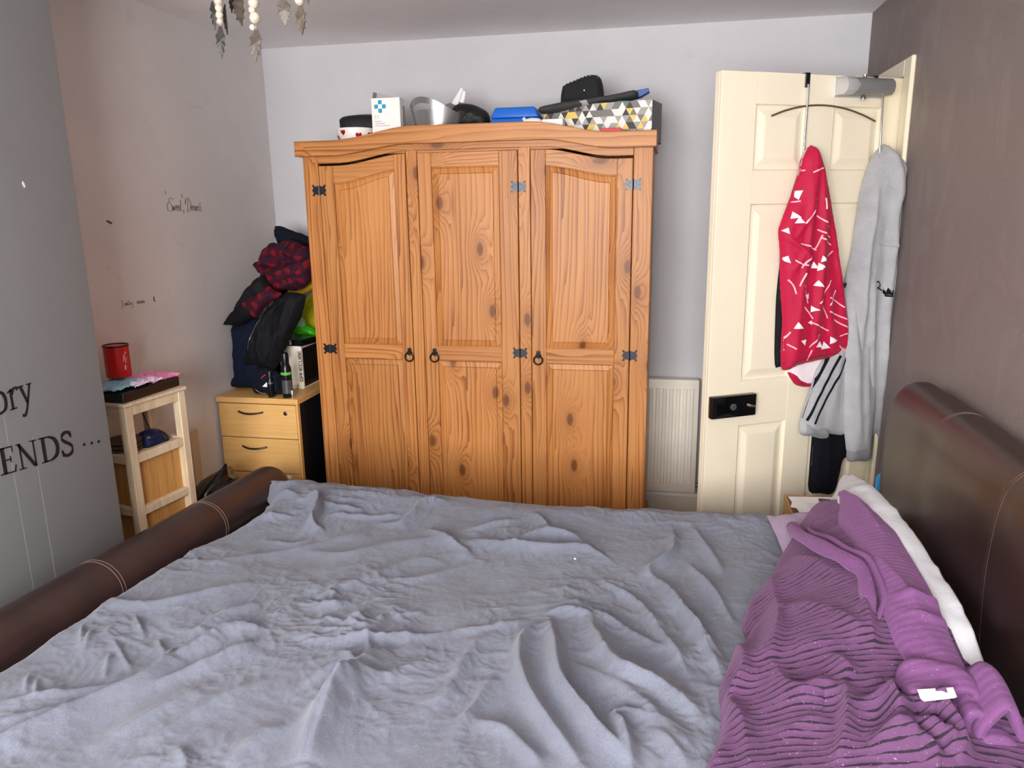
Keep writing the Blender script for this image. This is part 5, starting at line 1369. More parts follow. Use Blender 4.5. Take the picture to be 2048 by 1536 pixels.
# silver party tub
def tub():
    bm = bmesh.new(); n, m = 72, 26; c = (-.985, 3.355); outer = []; inner = []
    def rim(a): return ZT + .145 + .066 * (abs(math.cos(a - 4.30)) ** 1.8)
    for shell, th in ((outer, 0), (inner, .003)):
        for j in range(m):
            q = j / (m - 1); row = []
            for i in range(n):
                a = 2 * math.pi * i / n; r = .078 + .040 * q ** .8 - th + (.0022 if (j == 11) else 0)
                row.append(bm.verts.new((c[0] + r * math.cos(a) * 1.05, c[1] + r * math.sin(a) * .95, ZT + th + (rim(a) - ZT - th) * q)))
            shell.append(row)
    def hole(i, j):
        a = 2 * math.pi * (i + .5) / n; q = (j + .5) / (m - 1)
        return .74 < q < .90 and (abs((a - 4.30 + math.pi) % (2 * math.pi) - math.pi) < .42 or abs((a - 1.16 + math.pi) % (2 * math.pi) - math.pi) < .42)
    for shell, fl_2 in ((outer, False), (inner, True)):
        for j in range(m - 1):
            for i in range(n):
                if hole(i, j): continue
                f = (shell[j][i], shell[j][(i + 1) % n], shell[j + 1][(i + 1) % n], shell[j + 1][i]); bm.faces.new(f[::-1] if fl_2 else f)
    for i in range(n): bm.faces.new((outer[-1][i], outer[-1][(i + 1) % n], inner[-1][(i + 1) % n], inner[-1][i]))
    for j in range(m - 1):
        for i in range(n):
            if not hole(i, j): continue
            for (i2, j2, va, vb) in ((i, j - 1, (i, j), (i + 1, j)), (i, j + 1, (i, j + 1), (i + 1, j + 1)), (i - 1, j, (i, j), (i, j + 1)), (i + 1, j, (i + 1, j), (i + 1, j + 1))):
                if not hole(i2 % n, j2): bm.faces.new((outer[va[1]][va[0] % n], outer[vb[1]][vb[0] % n], inner[vb[1]][vb[0] % n], inner[va[1]][va[0] % n]))
    bm.faces.new(outer[0][::-1]); bm.faces.new(inner[0])
    return bm
tb = from_bm('party_tub', tub(), 'silver_plastic', None, True); tag(tb, 'silver oval tub with cut-out handles on top of the wardrobe', 'tub')
lathe('tub_lining', [(.07, ZT + .006), (.088, ZT + .08), (.094, ZT + .128), (.05, ZT + .131)], (-.985, 3.355, 0), 'tan_inside', tb, 32)
ppl = Plane((0, 3.43, 0), (1, 0))
def sheet_px(name, pts, y, th, mat, label, cat, mtx=None):
    q = [(P(a, b, 1, y)[0], P(a, b, 1, y)[2]) for a, b in pts]
    o = prism(name, q, 'y', y - th / 2, y + th / 2, mat, None, 0, mtx); tag(o, label, cat); return o
lf = empty('folded_leaflet', (-.90, 3.44, 1.93), 'white folded leaflet sticking up beside the silver tub', 'leaflet')
for k_, pts in enumerate(([(903, 207), (922, 176), (926, 178), (915, 212)], [(914, 212), (925, 180), (931, 184), (929, 200), (920, 216)])):
    q = [(P(a, b, 1, 3.44 + .01 * k_)[0], P(a, b, 1, 3.44 + .01 * k_)[2]) for a, b in pts]; prism('page', q, 'y', 3.439 + .01 * k_, 3.442 + .01 * k_, 'paper_white', lf)
bb2 = Puff(Plane((0, 3.36, 0), (1, 0)), [(897, 246), (900, 225), (912, 210), (925, 207), (945, 209), (962, 216), (976, 226), (981, 245), (978, 262), (905, 262)], 0, .055, .05, [([(905, 235), (925, 226), (950, 232)], .008, .010), ([(925, 250), (945, 230), (968, 222)], .006, .010), ([(940, 250), (960, 236), (976, 240)], .007, .008)], .009, .7, seed=44)
tag(bb2.build('black_bag', 'bag_black'), 'crumpled black bag between the silver tub and the blue box', 'bag')
# blue plastic box, tapered, with a lid
bl = empty('plastic_box', (-.63, 3.36, ZT), 'blue plastic storage box with sloping ends on the wardrobe', 'box')
def taper(name, x0, x1, y0, y1, z0, z1, ins, mat, parent):
    bm = bmesh.new(); A = [bm.verts.new(v) for v in ((x0, y0, z0), (x1, y0, z0), (x1, y1, z0), (x0, y1, z0))]
    B = [bm.verts.new(v) for v in ((x0 + ins, y0 + ins * .4, z1), (x1 - ins, y0 + ins * .4, z1), (x1 - ins, y1 - ins * .4, z1), (x0 + ins, y1 - ins * .4, z1))]
    bm.faces.new(A[::-1]); bm.faces.new(B)
    for i in range(4): bm.faces.new((A[i], A[(i + 1) % 4], B[(i + 1) % 4], B[i]))
    bmesh.ops.bevel(bm, geom=list(bm.edges), offset=.008, segments=3, profile=.5, affect='EDGES')
    return from_bm(name, bm, mat, parent, True)
taper('box_base', -.755, -.525, 3.30, 3.44, ZT, ZT + .118, .014, 'blue_plastic', bl)
taper('box_lid', -.744, -.534, 3.303, 3.437, ZT + .1185, ZT + .162, .020, 'blue_plastic', bl)
# crumpled papers
pp = Puff(Plane((0, 3.24, 0), (1, 0)), [(1046, 244), (1044, 237), (1049, 233), (1052, 238), (1062, 235), (1078, 236), (1090, 244), (1092, 262), (1050, 262)], 0, .02, .02, [([(1052, 240), (1066, 244), (1080, 240)], .006, .006)], .007, .5, smooth=0, seed=46)
tag(pp.build('crumpled_paper', 'paper_white'), 'crumpled white paper in front of the blue box on the wardrobe', 'paper')
tag(box('white_card_strip', P(1085, 242, 1, 3.235)[0], P(1126, 242, 1, 3.235)[0], 3.225, 3.30, P(1085, 250, 1, 3.235)[2] - .03, P(1085, 239, 1, 3.235)[2], 'paper_white', None, .002), 'flat white packet lying before the patterned box', 'packet')
# gift box printed with triangles
gb = empty('gift_box', (-.28, 3.33, ZT), 'gift box printed with grey, white, black and yellow triangles on the wardrobe', 'box')
gp = Plane((-.520, 3.345, 0), (.452, -.105)); gw = math.hypot(.452, .105); gz = 1.962; gd = .16
GM = Tr((-.520, 3.345, 0)) @ Rz(math.degrees(math.atan2(-.105, .452)))
bm = bmesh.new()
bm_box(bm, 0, gw, .004, gd, ZT, ZT + .004); bm_box(bm, 0, gw, 0.0, .004, ZT, gz - .001); bm_box(bm, 0, gw, gd - .004, gd, ZT, gz)
bm_box(bm, 0, .004, .004, gd - .004, ZT, gz); bm_box(bm, gw - .004, gw, .004, gd - .004, ZT, gz)
bmesh.ops.transform(bm, matrix=GM, verts=bm.verts); from_bm('box_walls', bm, 'black_plastic', gb)
simple('tri_yellow', '#E3C768', .6); simple('tri_dark', '#3E3B39', .6); simple('tri_mid', '#7A7875', .6); simple('tri_grey', '#A5A3A1', .6); simple('tri_white', '#E9E6E2', .6)
tm = ['tri_yellow', 'tri_dark', 'tri_mid', 'tri_grey', 'tri_white', 'tri_mid', 'tri_white', 'tri_dark', 'tri_grey']
V = []; Fc = []; mi = []; rt = random.Random(3); tw = .031; thh = .0268
def clipx(p): return (min(max(p[0], 0), gw), min(max(p[1], ZT), gz))
for r_ in range(8):
    z0 = ZT + r_ * thh; z1 = z0 + thh
    if z0 >= gz - .002: break
    for c_ in range(-1, int(gw / tw) + 2):
        x0 = (c_ + .5 * (r_ % 2)) * tw
        for up in (0, 1):
            t3 = [(x0, z0), (x0 + tw, z0), (x0 + tw / 2, z1)] if not up else [(x0 + tw / 2, z1), (x0 + tw, z0), (x0 + 1.5 * tw, z1)]
            if max(p[0] for p in t3) <= 0 or min(p[0] for p in t3) >= gw: continue
            t3 = [clipx(p) for p in t3]; o = len(V); V += [tuple(GM @ Vector((p[0], -.0008, p[1]))) for p in t3]; Fc.append((o, o + 1, o + 2)); mi.append(rt.randrange(len(tm)))
tp = mk('triangle_print', V, Fc, tm[0], gb)
for nme in tm[1:]: tp.data.materials.append(M[nme])
for p_, i in zip(tp.data.polygons, mi): p_.material_index = i
tp['kind'] = 'stuff'
# cowboy-style black hat on the gift box
hat = empty('hat', (-.32, 3.40, gz), 'black felt hat with white edge stitching resting on the gift box', 'hat')
hp = Plane((0, 3.40, 0), (1, 0))
crown = Puff(hp, [(1121, 212), (1122, 192), (1125, 176), (1131, 169), (1150, 161), (1166, 154), (1180, 150), (1194, 151), (1202, 158), (1206, 172), (1208, 190), (1210, 208)], .0, .060, .030, [([(1165, 160), (1168, 180), (1166, 200)], .02, -.012)], .007, 1.0, seed=50, nz=.002)
crown.build('crown', 'felt_black', hat)
st = []
edge_px = [(1127, 175), (1133, 170), (1140, 166.5), (1147, 163.5), (1154, 160), (1161, 157), (1168, 154.5), (1175, 152.5), (1182, 151.5), (1189, 152.5), (1196, 155.5)]
for i, (a, b) in enumerate(edge_px):
    q = hp.px(a, b, 0); tube('edge_stitch', [tuple(hp.p3(q[0], q[1] - .008, .046)), tuple(hp.p3(q[0] + .002, q[1] + .0030, .016))], .0016, 'stitch_white', hat, 5)
q = hp.px(1168, 180, .06); lathe('crown_stud', [(.0035, 0), (.004, .002), (.002, .004)], tuple(hp.p3(q[0], q[1], .050)), 'steel', hat, 12, Matrix.Rotation(math.radians(90), 4, 'X'))
brim = Puff(Plane((0, 3.33, 0), (1, 0)), [(1076, 221), (1080, 214), (1100, 209), (1120, 205), (1150, 200), (1185, 195), (1215, 191), (1245, 185), (1268, 180), (1276, 186), (1274, 196), (1255, 200), (1225, 204), (1190, 210), (1160, 217), (1130, 223), (1100, 227), (1083, 228)], 0, .045, .022, [], .008, 1.5, seed=52, nz=.003, smooth=1)
brim.build('brim', 'felt_dark', hat)
brim.decal('brim_patch', [[(1158, 202), (1173, 199), (1178, 211), (1160, 214)]], 'grey_card', hat, .003)
bf = [(P(a, b, 1, 3.36)[0], P(a, b, 1, 3.36)[2]) for a, b in ((1240, 192), (1276, 181), (1297, 177), (1299, 184), (1282, 194), (1246, 204))]
tag(prism('blue_folder', bf, 'y', 3.345, 3.40, 'deep_blue', None, .002), 'dark blue folder end sticking out behind the hat brim', 'folder')
tc = Puff(Plane((0, 3.30, 0), (1, 0)), [(1226, 212), (1232, 203), (1250, 201), (1268, 203), (1275, 212), (1270, 230), (1232, 230)], 0, .02, .02, [], .008, .8, seed=54)
tag(tc.build('teal_cloth', 'teal_cloth'), 'teal cloth peeping out of the patterned gift box', 'cloth')
a = P(1200, 256, 1, 3.215); b = P(1243, 256, 1, 3.215)
tag(box('red_packet', a[0], b[0], 3.205, 3.228, ZT, a[2] - .002, 'red_print', None, .002), 'thin red packet in front of the gift box', 'packet')

# ================================================================== DRAWER PEDESTAL
PY = 3.07; PX0, PX1 = -2.008, -1.618
pd = empty('drawer_pedestal', (-1.81, 3.35, 0), 'beech office drawer pedestal with dark sides in the corner beside the wardrobe', 'drawers')
PT = .722
box('top_slab', PX0 - .006, PX1 + .012, PY - .004, PY + .56, PT - .026, PT, 'beech', pd, .002)
box('side_panel', PX0, PX0 + .018, PY + .02, PY + .55, .03, PT - .027, 'navy_board', pd, .001)
box('side_panel', PX1 - .018, PX1, PY + .02, PY + .55, .03, PT - .027, 'navy_board', pd, .001)
box('edge_strip', PX1 - .001, PX1 + .008, PY, PY + .022, .03, PT - .027, 'beech', pd, .001)
box('back_panel', PX0 + .018, PX1 - .018, PY + .53, PY + .55, .03, PT - .027, 'navy_board', pd, 0)
z1_ = P(510, 876, 1, PY)[2]; z2_ = P(520, 945, 1, PY)[2]
zz = [PT - .029, z1_, z2_, .04]
for i in range(3):
    d = box('drawer', PX0 + .002, PX1 - .003, PY, PY + .018, zz[i + 1] + .0025, zz[i] - .0015, 'beech', pd, .0015)
    if i < 2:
        hx = P(502, 825, 1, PY)[0]; hz = P(502, 825 if i == 0 else 894, 1, PY)[2]; hx = hx + .004 * i
        arc_ = [(hx + q, PY - .020 * (1 - (q / .062) ** 2) - .001, hz + .004 - .006 * (1 - (q / .062) ** 2)) for q in np.linspace(-.062, .062, 15)]
        tube('bow_handle', arc_, .0042, 'black_plastic', d, 8)
lk_ = P(571, 827, 1, PY)
lathe('cam_lock', [(.010, 0), (.010, .003), (.006, .004), (.006, .006)], (lk_[0], PY + .0005, lk_[2]), 'chrome', pd, 18, Matrix.Rotation(math.radians(90), 4, 'X'))
a = P(579, 953, 1, PY); box('drawer_sticker', a[0] - .010, a[0] + .010, PY - .001, PY, a[2] - .010, a[2] + .004, 'white_card', pd, 0)
for x in (PX0 + .04, PX1 - .04):
    for y in (PY + .06, PY + .5): lathe('castor', [(.018, 0), (.022, .006), (.022, .022), (.010, .032)], (x, y, 0), 'black_plastic', pd, 14)

# ================================================================== CLOTHES AND BOXES ON THE PEDESTAL
def c3p(l): return [(380 + x / 3.84, 440 + y / 3.84) for x, y in l]
def cloth_pile(name, y, out, T, R, fl, mat, label, cat, seed, back=.8, nz=.010, uvs=1.0, step=.010, lean=0.0, drape=0.0):
    p = Puff(Plane((0, y, 0), (1, 0)), c3p(out), 0, T * .65, R, [(c3p(a), b, c * 1.4) for a, b, c in fl], step, back, seed=seed, nz=nz, lean=lean, drape=drape or .008, dst=.3, wig=.015, zmin=PT + .003)
    return p, tag(p.build(name, mat, None, uvs), label, cat)
cloth_pile('navy_garment', 3.47, [(655, 50), (700, 55), (790, 80), (905, 125), (960, 150), (960, 300), (800, 420), (740, 600), (730, 1240), (640, 1240), (650, 600), (690, 300), (665, 150), (648, 95)], .05, .05, [([(670, 80), (780, 120), (900, 160)], .012, .012), ([(690, 150), (800, 150)], .01, .01)], 'cap_navy', 'navy garment on top of the clothes pile in the corner', 'garment', 60)
cloth_pile('hivis_vest', 3.60, [(870, 650), (900, 590), (950, 540), (1010, 600), (1030, 900), (1030, 1262), (930, 1262), (915, 1100), (905, 880), (860, 720)], .05, .06, [([(930, 620), (900, 760), (930, 880)], .01, .012), ([(960, 900), (945, 1050), (960, 1240)], .012, .014)], 'hivis_yellow', 'bright yellow hi-vis garment squeezed against the wardrobe side', 'vest', 61)
_, gbag = cloth_pile('green_bag', 3.47, [(785, 875), (815, 800), (850, 740), (900, 800), (945, 830), (965, 860), (955, 890), (880, 890), (820, 885)], .03, .03, [([(820, 860), (860, 830), (940, 860)], .006, .010)], 'bag_green', 'bright green plastic bag above the boxed console', 'bag', 62, step=.008)
_, o = cloth_pile('clear_wrap', 3.46, [(820, 810), (850, 750), (880, 770), (885, 830), (850, 830)], .025, .02, [], 'bag_clear_green', 'scrunched pale clear wrapping on the green bag', 'wrapping', 63, step=.007)
cloth_pile('mustard_garment', 3.37, [(735, 555), (780, 540), (860, 530), (925, 475), (960, 490), (950, 530), (870, 570), (800, 570)], .03, .03, [], 'mustard', 'mustard yellow garment edge below the plaid shirt', 'garment', 64)
cloth_pile('navy_jeans', 3.24, [(400, 790), (330, 820), (325, 900), (338, 1040), (348, 1180), (310, 1270), (300, 1300), (345, 1340), (440, 1352), (520, 1320), (600, 1330), (620, 1150), (560, 1000), (560, 760)], .07, .06, [([(380, 850), (390, 1000), (400, 1150), (380, 1290)], .014, .018), ([(450, 850), (430, 1000), (440, 1180), (420, 1320)], .014, .020), ([(330, 1290), (420, 1310), (500, 1330)], .010, .014)], 'denim_navy', 'dark navy jeans hanging down to the beech pedestal top', 'jeans', 65, drape=.008)
cloth_pile('dark_hooded_top', 3.20, [(560, 420), (500, 460), (430, 535), (370, 640), (290, 740), (262, 795), (300, 812), (360, 812), (420, 795), (510, 735), (560, 650), (640, 540)], .06, .05, [([(520, 470), (450, 570), (390, 680), (310, 770)], .016, .018)], 'jacket_black', 'dark sleeve sticking out to the left of the clothes pile', 'garment', 66)
jk = empty('black_jacket', (-1.80, 3.42, PT), 'black zip jacket draped down the front of the clothes pile', 'jacket')
def pile_part(parent, name, y, out, T, R, fl, mat, seed, drape=.012, dst=.15, nz=.012, wig=.02, uvs=1.6, uvw=0.0, uvr=0.0):
    p = Puff(Plane((0, y, 0), (1, 0)), c3p(out), 0, T, R, [(c3p(a), b, c) for a, b, c in fl], .008, .9, seed=seed, nz=nz, drape=drape, dst=dst, wig=wig, zmin=PT + .003)
    p.build(name, mat, parent, uvs, uvw, uvr); return p
jkp = pile_part(jk, 'jacket_front', 3.21, [(740, 560), (690, 590), (620, 650), (560, 720), (500, 800), (450, 900), (428, 1000), (424, 1105), (480, 1118), (560, 1130), (640, 1140), (690, 900), (760, 640)], .030, .05,
     [([(600, 680), (540, 800), (480, 930), (450, 1080)], .012, .018), ([(560, 860), (560, 980), (590, 1110)], .010, .020), ([(510, 900), (495, 1010), (505, 1110)], .009, .016), ([(640, 660), (600, 760), (590, 860)], .012, .016)], 'jacket_black', 67)
pile_part(jk, 'jacket_sleeve', 3.165, [(750, 562), (890, 575), (880, 640), (850, 730), (800, 850), (745, 975), (695, 1075), (655, 1150), (600, 1125), (585, 1060), (640, 940), (625, 820), (650, 690)], .032, .05,
     [([(780, 600), (740, 760), (700, 900), (660, 1060)], .016, .022), ([(660, 740), (690, 880), (650, 1000), (640, 1100)], .010, .022), ([(840, 620), (790, 780), (730, 940)], .012, .014)], 'jacket_black', 167)
jkp.strip('zip', [c3p([(700, 600), (610, 665), (545, 760), (480, 890), (450, 1000)])], .004, 'grey_iron', jk, .003)
pls = empty('plaid_shirt', (-1.80, 3.45, 1.1), 'red and navy plaid flannel shirt bunched on the clothes pile', 'shirt')
pile_part(pls, 'shirt_body', 3.33, [(640, 172), (590, 200), (560, 235), (530, 290), (495, 335), (500, 365), (560, 410), (700, 420), (850, 400), (940, 380), (940, 260), (915, 200), (820, 168), (720, 160)], .045, .05,
     [([(560, 300), (680, 250), (800, 230), (910, 240)], (.010, .020), .030), ([(600, 240), (700, 210), (850, 200)], .014, .020), ([(540, 340), (640, 320), (760, 300)], .012, .026), ([(780, 180), (800, 240), (880, 290)], .012, .024)], 'plaid_flannel', 68, .020, .7, .02, .03, 1.6, .05, .3)
pile_part(pls, 'shirt_fold', 3.27, [(560, 385), (660, 345), (760, 315), (860, 300), (940, 290), (940, 470), (860, 520), (740, 552), (660, 558), (590, 540), (535, 470)], .040, .04,
     [([(570, 430), (700, 390), (820, 340), (930, 320)], (.010, .022), .030), ([(600, 500), (720, 450), (850, 400), (930, 380)], .014, .028), ([(650, 540), (760, 500), (900, 430)], .012, .022)], 'plaid_flannel', 168, .018, .7, .02, .03, 1.6, .05, -.4)
pile_part(pls, 'shirt_sleeve', 3.14, [(600, 515), (520, 560), (455, 600), (400, 640), (430, 690), (470, 715), (520, 752), (560, 700), (610, 640), (700, 565), (660, 540)], .030, .03, [([(660, 555), (560, 610), (450, 665)], .012, .018), ([(640, 590), (560, 660), (520, 720)], .010, .012)], 'plaid_flannel', 69, .010, .5, .012, .015, 1.6, .03, .7)
# dark cap with white marks standing in front of the jeans
cpp, cpo = cloth_pile('baseball_cap', 3.135, [(500, 1135), (560, 1128), (640, 1150), (690, 1185), (705, 1250), (715, 1325), (640, 1345), (560, 1345), (500, 1330), (485, 1290), (505, 1220)], .05, .05, [([(520, 1260), (600, 1280), (690, 1300)], .01, .012)], 'cap_navy', 'navy cap with small white and red marks on the pedestal', 'cap', 70, step=.008, nz=.003)
cpp.decal('white_mark', [c3p([(565, 1275), (600, 1235), (608, 1280)])], 'white_card', cpo, .003)
cpp.strip('red_mark', [c3p([(552, 1215), (565, 1200), (580, 1188)])], .004, 'red_print', cpo, .003)
cpp.strip('white_mark', [c3p([(505, 1300), (540, 1330), (575, 1336)])], .003, 'stitch_white', cpo, .003)
# boxed games console
gy = 3.26
g0 = P(566, 786, 1, gy); g1 = P(609, 786, 1, gy); gt = P(570, 692, 1, gy)
gc = empty('console_box', (g0[0] + .08, gy + .1, PT), 'white console box with black lettering up its front on the pedestal', 'box')
box('carton', g0[0], g1[0], gy, gy + .17, PT + .0005, gt[2], 'cream_white', gc, .002)
box('side_print', g1[0], g1[0] + .001, gy + .012, gy + .165, PT + .01, gt[2] - .012, 'can_dark', gc, 0)
BLK = {'G': [[(1, 1), (0, 1), (0, 0), (1, 0), (1, .5), (.5, .5)]], 'A': [[(0, 0), (0, 1), (1, 1), (1, 0)], [(0, .45), (1, .45)]], 'M': [[(0, 0), (0, 1), (.5, .5), (1, 1), (1, 0)]], 'E': [[(1, 1), (0, 1), (0, 0), (1, 0)], [(0, .5), (.8, .5)]],
       'C': [[(1, 1), (0, 1), (0, 0), (1, 0)]], 'U': [[(0, 1), (0, 0), (1, 0), (1, 1)]], 'B': [[(0, 0), (0, 1), (.9, 1), (.9, .5), (0, .5)], [(.9, .5), (1, .45), (1, 0), (0, 0)]]}
tx0 = P(598, 700, 1, gy)[0]; tz0 = P(598, 762, 1, gy)[2]; tz1 = P(598, 700, 1, gy)[2]; lh = (tz1 - tz0) / 8; sh = []
for i, ch in enumerate('GAMECUBE'):
    for st in BLK[ch]:
        for q in pen([(a * .74 + i, b * .9) for a, b in st], .16, .2, smooth=False): sh.append(q)
flat_marks('lettering', sh, lambda a, b: (tx0 + .008 - b * .015, gy, tz0 + a * lh), 'black_print', gc, .0007, (0, -1, 0))
ex = P(594, 773, 1, gy)
sh = pen([(0, 1), (.87, .5), (.87, -.5), (0, -1), (-.87, -.5), (-.87, .5)], .22, .22, smooth=False, closed=True) + pen([(0, 0), (0, -.8)], .2, .2, smooth=False) + pen([(-.7, .35), (0, 0), (.7, .35)], .2, .2, smooth=False)
flat_marks('emblem', sh, lambda a, b: (ex[0] + a * .009, gy, ex[2] + b * .012), 'black_print', gc, .0007, (0, -1, 0))
# black box lying on the console box
k0 = P(577, 690, 1, gy + .02); 
kb = empty('black_game_case', (k0[0] + .06, gy + .08, gt[2]), 'black case with white lettering lying on the white console box', 'case')
KM = Tr((g0[0] + .014, gy + .012, gt[2] + .001)) @ Rz(-12)
box('case_body', 0, .105, 0, .12, 0, .030, 'can_dark', kb, .002, KM)
for a_, b_ in ((.020, .032), (.038, .050)): box('white_lettering', a_, b_, -.0008, 0, .005, .026, 'white_card', kb, 0, KM)
# spray cans
def can(name, px, py_top, py_bot, y, r, mats, label):
    b = P(px, py_bot, 1, y); t = P(px, py_top, 1, y); H = t[2] - PT; x = b[0]
    o = empty(name, (x, y, PT), label, 'can')
    lathe('can_body', [(r * .9, PT), (r, PT + .004), (r, PT + H * .66), (r * .8, PT + H * .73)], (x, y, 0), mats[0], o, 24)
    lathe('cap', [(r * .72, PT + H * .73), (r * .72, PT + H * .95), (r * .6, PT + H)], (x, y, 0), mats[1], o, 24)
    lathe('band', [(r * 1.02, PT + H * .52), (r * 1.02, PT + H * .58)], (x, y, 0), mats[2], o, 24)
    lathe('lower_print', [(r * 1.015, PT + H * .10), (r * 1.015, PT + H * .40)], (x, y, 0), mats[3], o, 24)
    return o
can('spray_can', 576, 706, 792, 3.105, .0235, ('can_dark', 'can_dark', 'can_green', 'can_grey'), 'tall black and grey spray can with a green band on the pedestal')
can('spray_can', 543, 742, 791, 3.10, .0155, ('can_dark', 'black_plastic', 'grey_iron', 'can_dark'), 'short slim black spray can in front of the navy cap')
lp = P(587, 790, 1, 3.105); lathe('lip_balm', [(.006, PT), (.0062, PT + .002), (.0062, PT + .034), (.005, PT + .036)], (lp[0], 3.095, 0), 'steel', None, 12)
tag(bpy.data.objects['lip_balm'], 'tiny silver tube standing beside the green-banded spray can', 'tube')
# plug
pc = P(434, 785, 1, 3.14); pg = empty('mains_plug', (pc[0], 3.14, PT), 'black mains plug with pale pins at the left of the pedestal top', 'plug')
PM = Tr((pc[0] - .003, 3.14, PT + .024)) @ Rz(20) @ Matrix.Rotation(math.radians(-55), 4, 'Y')
box('plug_body', -.020, .020, -.018, .018, -.012, .012, 'black_plastic', pg, .005, PM, 2)
for a, b in ((-.011, 0), (.006, .008), (.006, -.008)): box('pin', a - .003, a + .003, b - .002, b + .002, .012, .030, 'steel' if a > 0 else 'cream_white', pg, 0, PM)
tube('cable', [tuple(PM @ Vector((.018, 0, 0))), (pc[0] + .008, 3.16, PT + .005), (pc[0] + .002, 3.22, PT + .004), (pc[0] - .02, 3.30, PT + .004)], .003, 'black_plastic', pg, 8)

# ================================================================== WOODEN STAND IN THE ALCOVE
K = np.array([-1.795, 2.202]); su = _n(np.array([.043, .273])); spl = Plane((K[0], K[1], 0), su)
SM = Tr((K[0], K[1], 0)) @ Rz(math.degrees(math.atan2(su[1], su[0])))       # local x along the front, local y back to the wall
SW, SD, SH = .277, .19, .918
sn = empty('wooden_stand', (K[0] - .08, K[1] + .14, 0), 'unpainted wooden frame stand with slatted sides in the alcove', 'stand')
def sbox(name, x0, x1, y0, y1, z0, z1, mat='raw_wood', parent=sn, bev=.002): return box(name, x0, x1, y0, y1, z0, z1, mat, parent, bev, SM)
pt_ = .032
for x in (0, SW - pt_):
    for y in (0, SD - pt_): sbox('post', x, x + pt_, y, y + pt_, 0, SH - .012)
zt_ = SH
sbox('top_board', -.006, SW + .006, -.006, SD, SH - .012, SH)
zm = spl.px(330, 898)[1]; zl = spl.px(335, 1002)[1]
for zc, h in ((SH - .030, .018), (zm, .016), (zl, .015)):
    sbox('rail', pt_, SW - pt_, .003, .027, zc - h, zc + h)
    sbox('rail', .003, .027, pt_, SD - pt_, zc - h + .0, zc + h)
    sbox('rail', SW - .027, SW - .003, pt_, SD - pt_, zc - h, zc + h)
sbox('shelf', .004, SW - .004, .028, SD - .004, zm - .002, zm + .010)
sbox('board', .030, SW - .030, .029, .040, .05, zm - .004, 'oak_board')
sbox('board', .029, .040, .041, SD - .03, .05, zm - .004, 'oak_board')
# things on the stand
SB = Tr((K[0], K[1], 0)) @ Rz(math.degrees(math.atan2(su[1], su[0])) + 4)
dvp = empty('flat_black_box', (K[0] - .08, K[1] + .14, SH), 'flat black disc-player box lying on the wooden stand', 'box')
box('case', .005, .285, .005, .165, SH + .001, SH + .037, 'box_dark', dvp, .003, SB)
box('front_strip', .01, .28, .0035, .0055, SH + .006, SH + .022, 'black_gloss', dvp, 0, SB)
sh = pen([(0, 0), (.5, 1), (1, 0)], .3, .3, smooth=False)
def duster(name, x0, x1, y0, y1, z, mat, label, seed):
    n, m = 46, 40; U, V_ = np.meshgrid(np.linspace(0, 1, n), np.linspace(0, 1, m), indexing='ij')
    xx = x0 + (x1 - x0) * U + .012 * fbm(V_ * 3, U * 1, seed, 2) + .006 * np.sin(V_ * 17 + seed); yy = y0 + (y1 - y0) * V_ + .012 * fbm(U * 3, V_, seed + 9, 2)
    z_ = z + .008 + .012 * np.abs(fbm(U * 4, V_ * 4, seed + 3, 3)) + .007 * ridge(U * 3, V_ * 3, seed, 2) * .5
    ed = np.minimum(np.minimum(U, 1 - U), np.minimum(V_, 1 - V_)); z_ = z_ - .006 * np.exp(-(ed / .06) ** 2)
    p = np.stack([xx, yy, z_], -1).reshape(-1, 3); p = np.array([tuple(SB @ Vector(v)) for v in p]).reshape(n, m, 3)
    o = grid_mesh(name, p, mat, None, .004); return tag(o, label, 'cloth')
duster('dusting_cloth', -.01, .17, .02, .165, SH + .044, 'duster_blue', 'fluffy light blue cloth on the flat black box', 3)
duster('dusting_cloth', .16, .295, .01, .15, SH + .040, 'duster_pink', 'bright pink cloth at the right end of the flat black box', 8)
duster('dusting_cloth', .07, .19, -.004, .05, SH + .046, 'duster_pale', 'pale lilac cloth at the front edge of the flat black box', 13)
tn = SB @ Vector((.125, .125, 0)); tz = SH + .066
tin = empty('red_tin', (tn.x, tn.y, tz), 'shiny red cylindrical tin with white print behind the cloths on the stand', 'tin')
tt = P(268, 690, 1, tn.y)[2]
lathe('tin_body', [(.041, tz), (.042, tz + .003), (.042, tt - .003)], (tn.x, tn.y, 0), 'red_tin', tin, 32)
lathe('tin_rim', [(.043, tt - .006), (.0435, tt - .003), (.043, tt), (.039, tt), (.039, tt - .004)], (tn.x, tn.y, 0), 'black_plastic', tin, 32)
def tin3(u, v):
    q = -.45 + u * .4; return (tn.x + .0424 * math.cos(q), tn.y + .0424 * math.sin(q), tz + .055 + v * .03)
for i_, pts in enumerate(([(0, 0), (.2, .8), (.5, 1), (.3, .3)], [(.4, -.2), (.6, .5), (.9, .6), (.7, 0)], [(.1, -.8), (.3, -.3), (.6, -.5), (.4, -1)], [(.5, .9), (.7, 1.3), (.9, 1.0)])): flat_marks('tin_print', [pts], tin3, 'white_card', tin, 0)
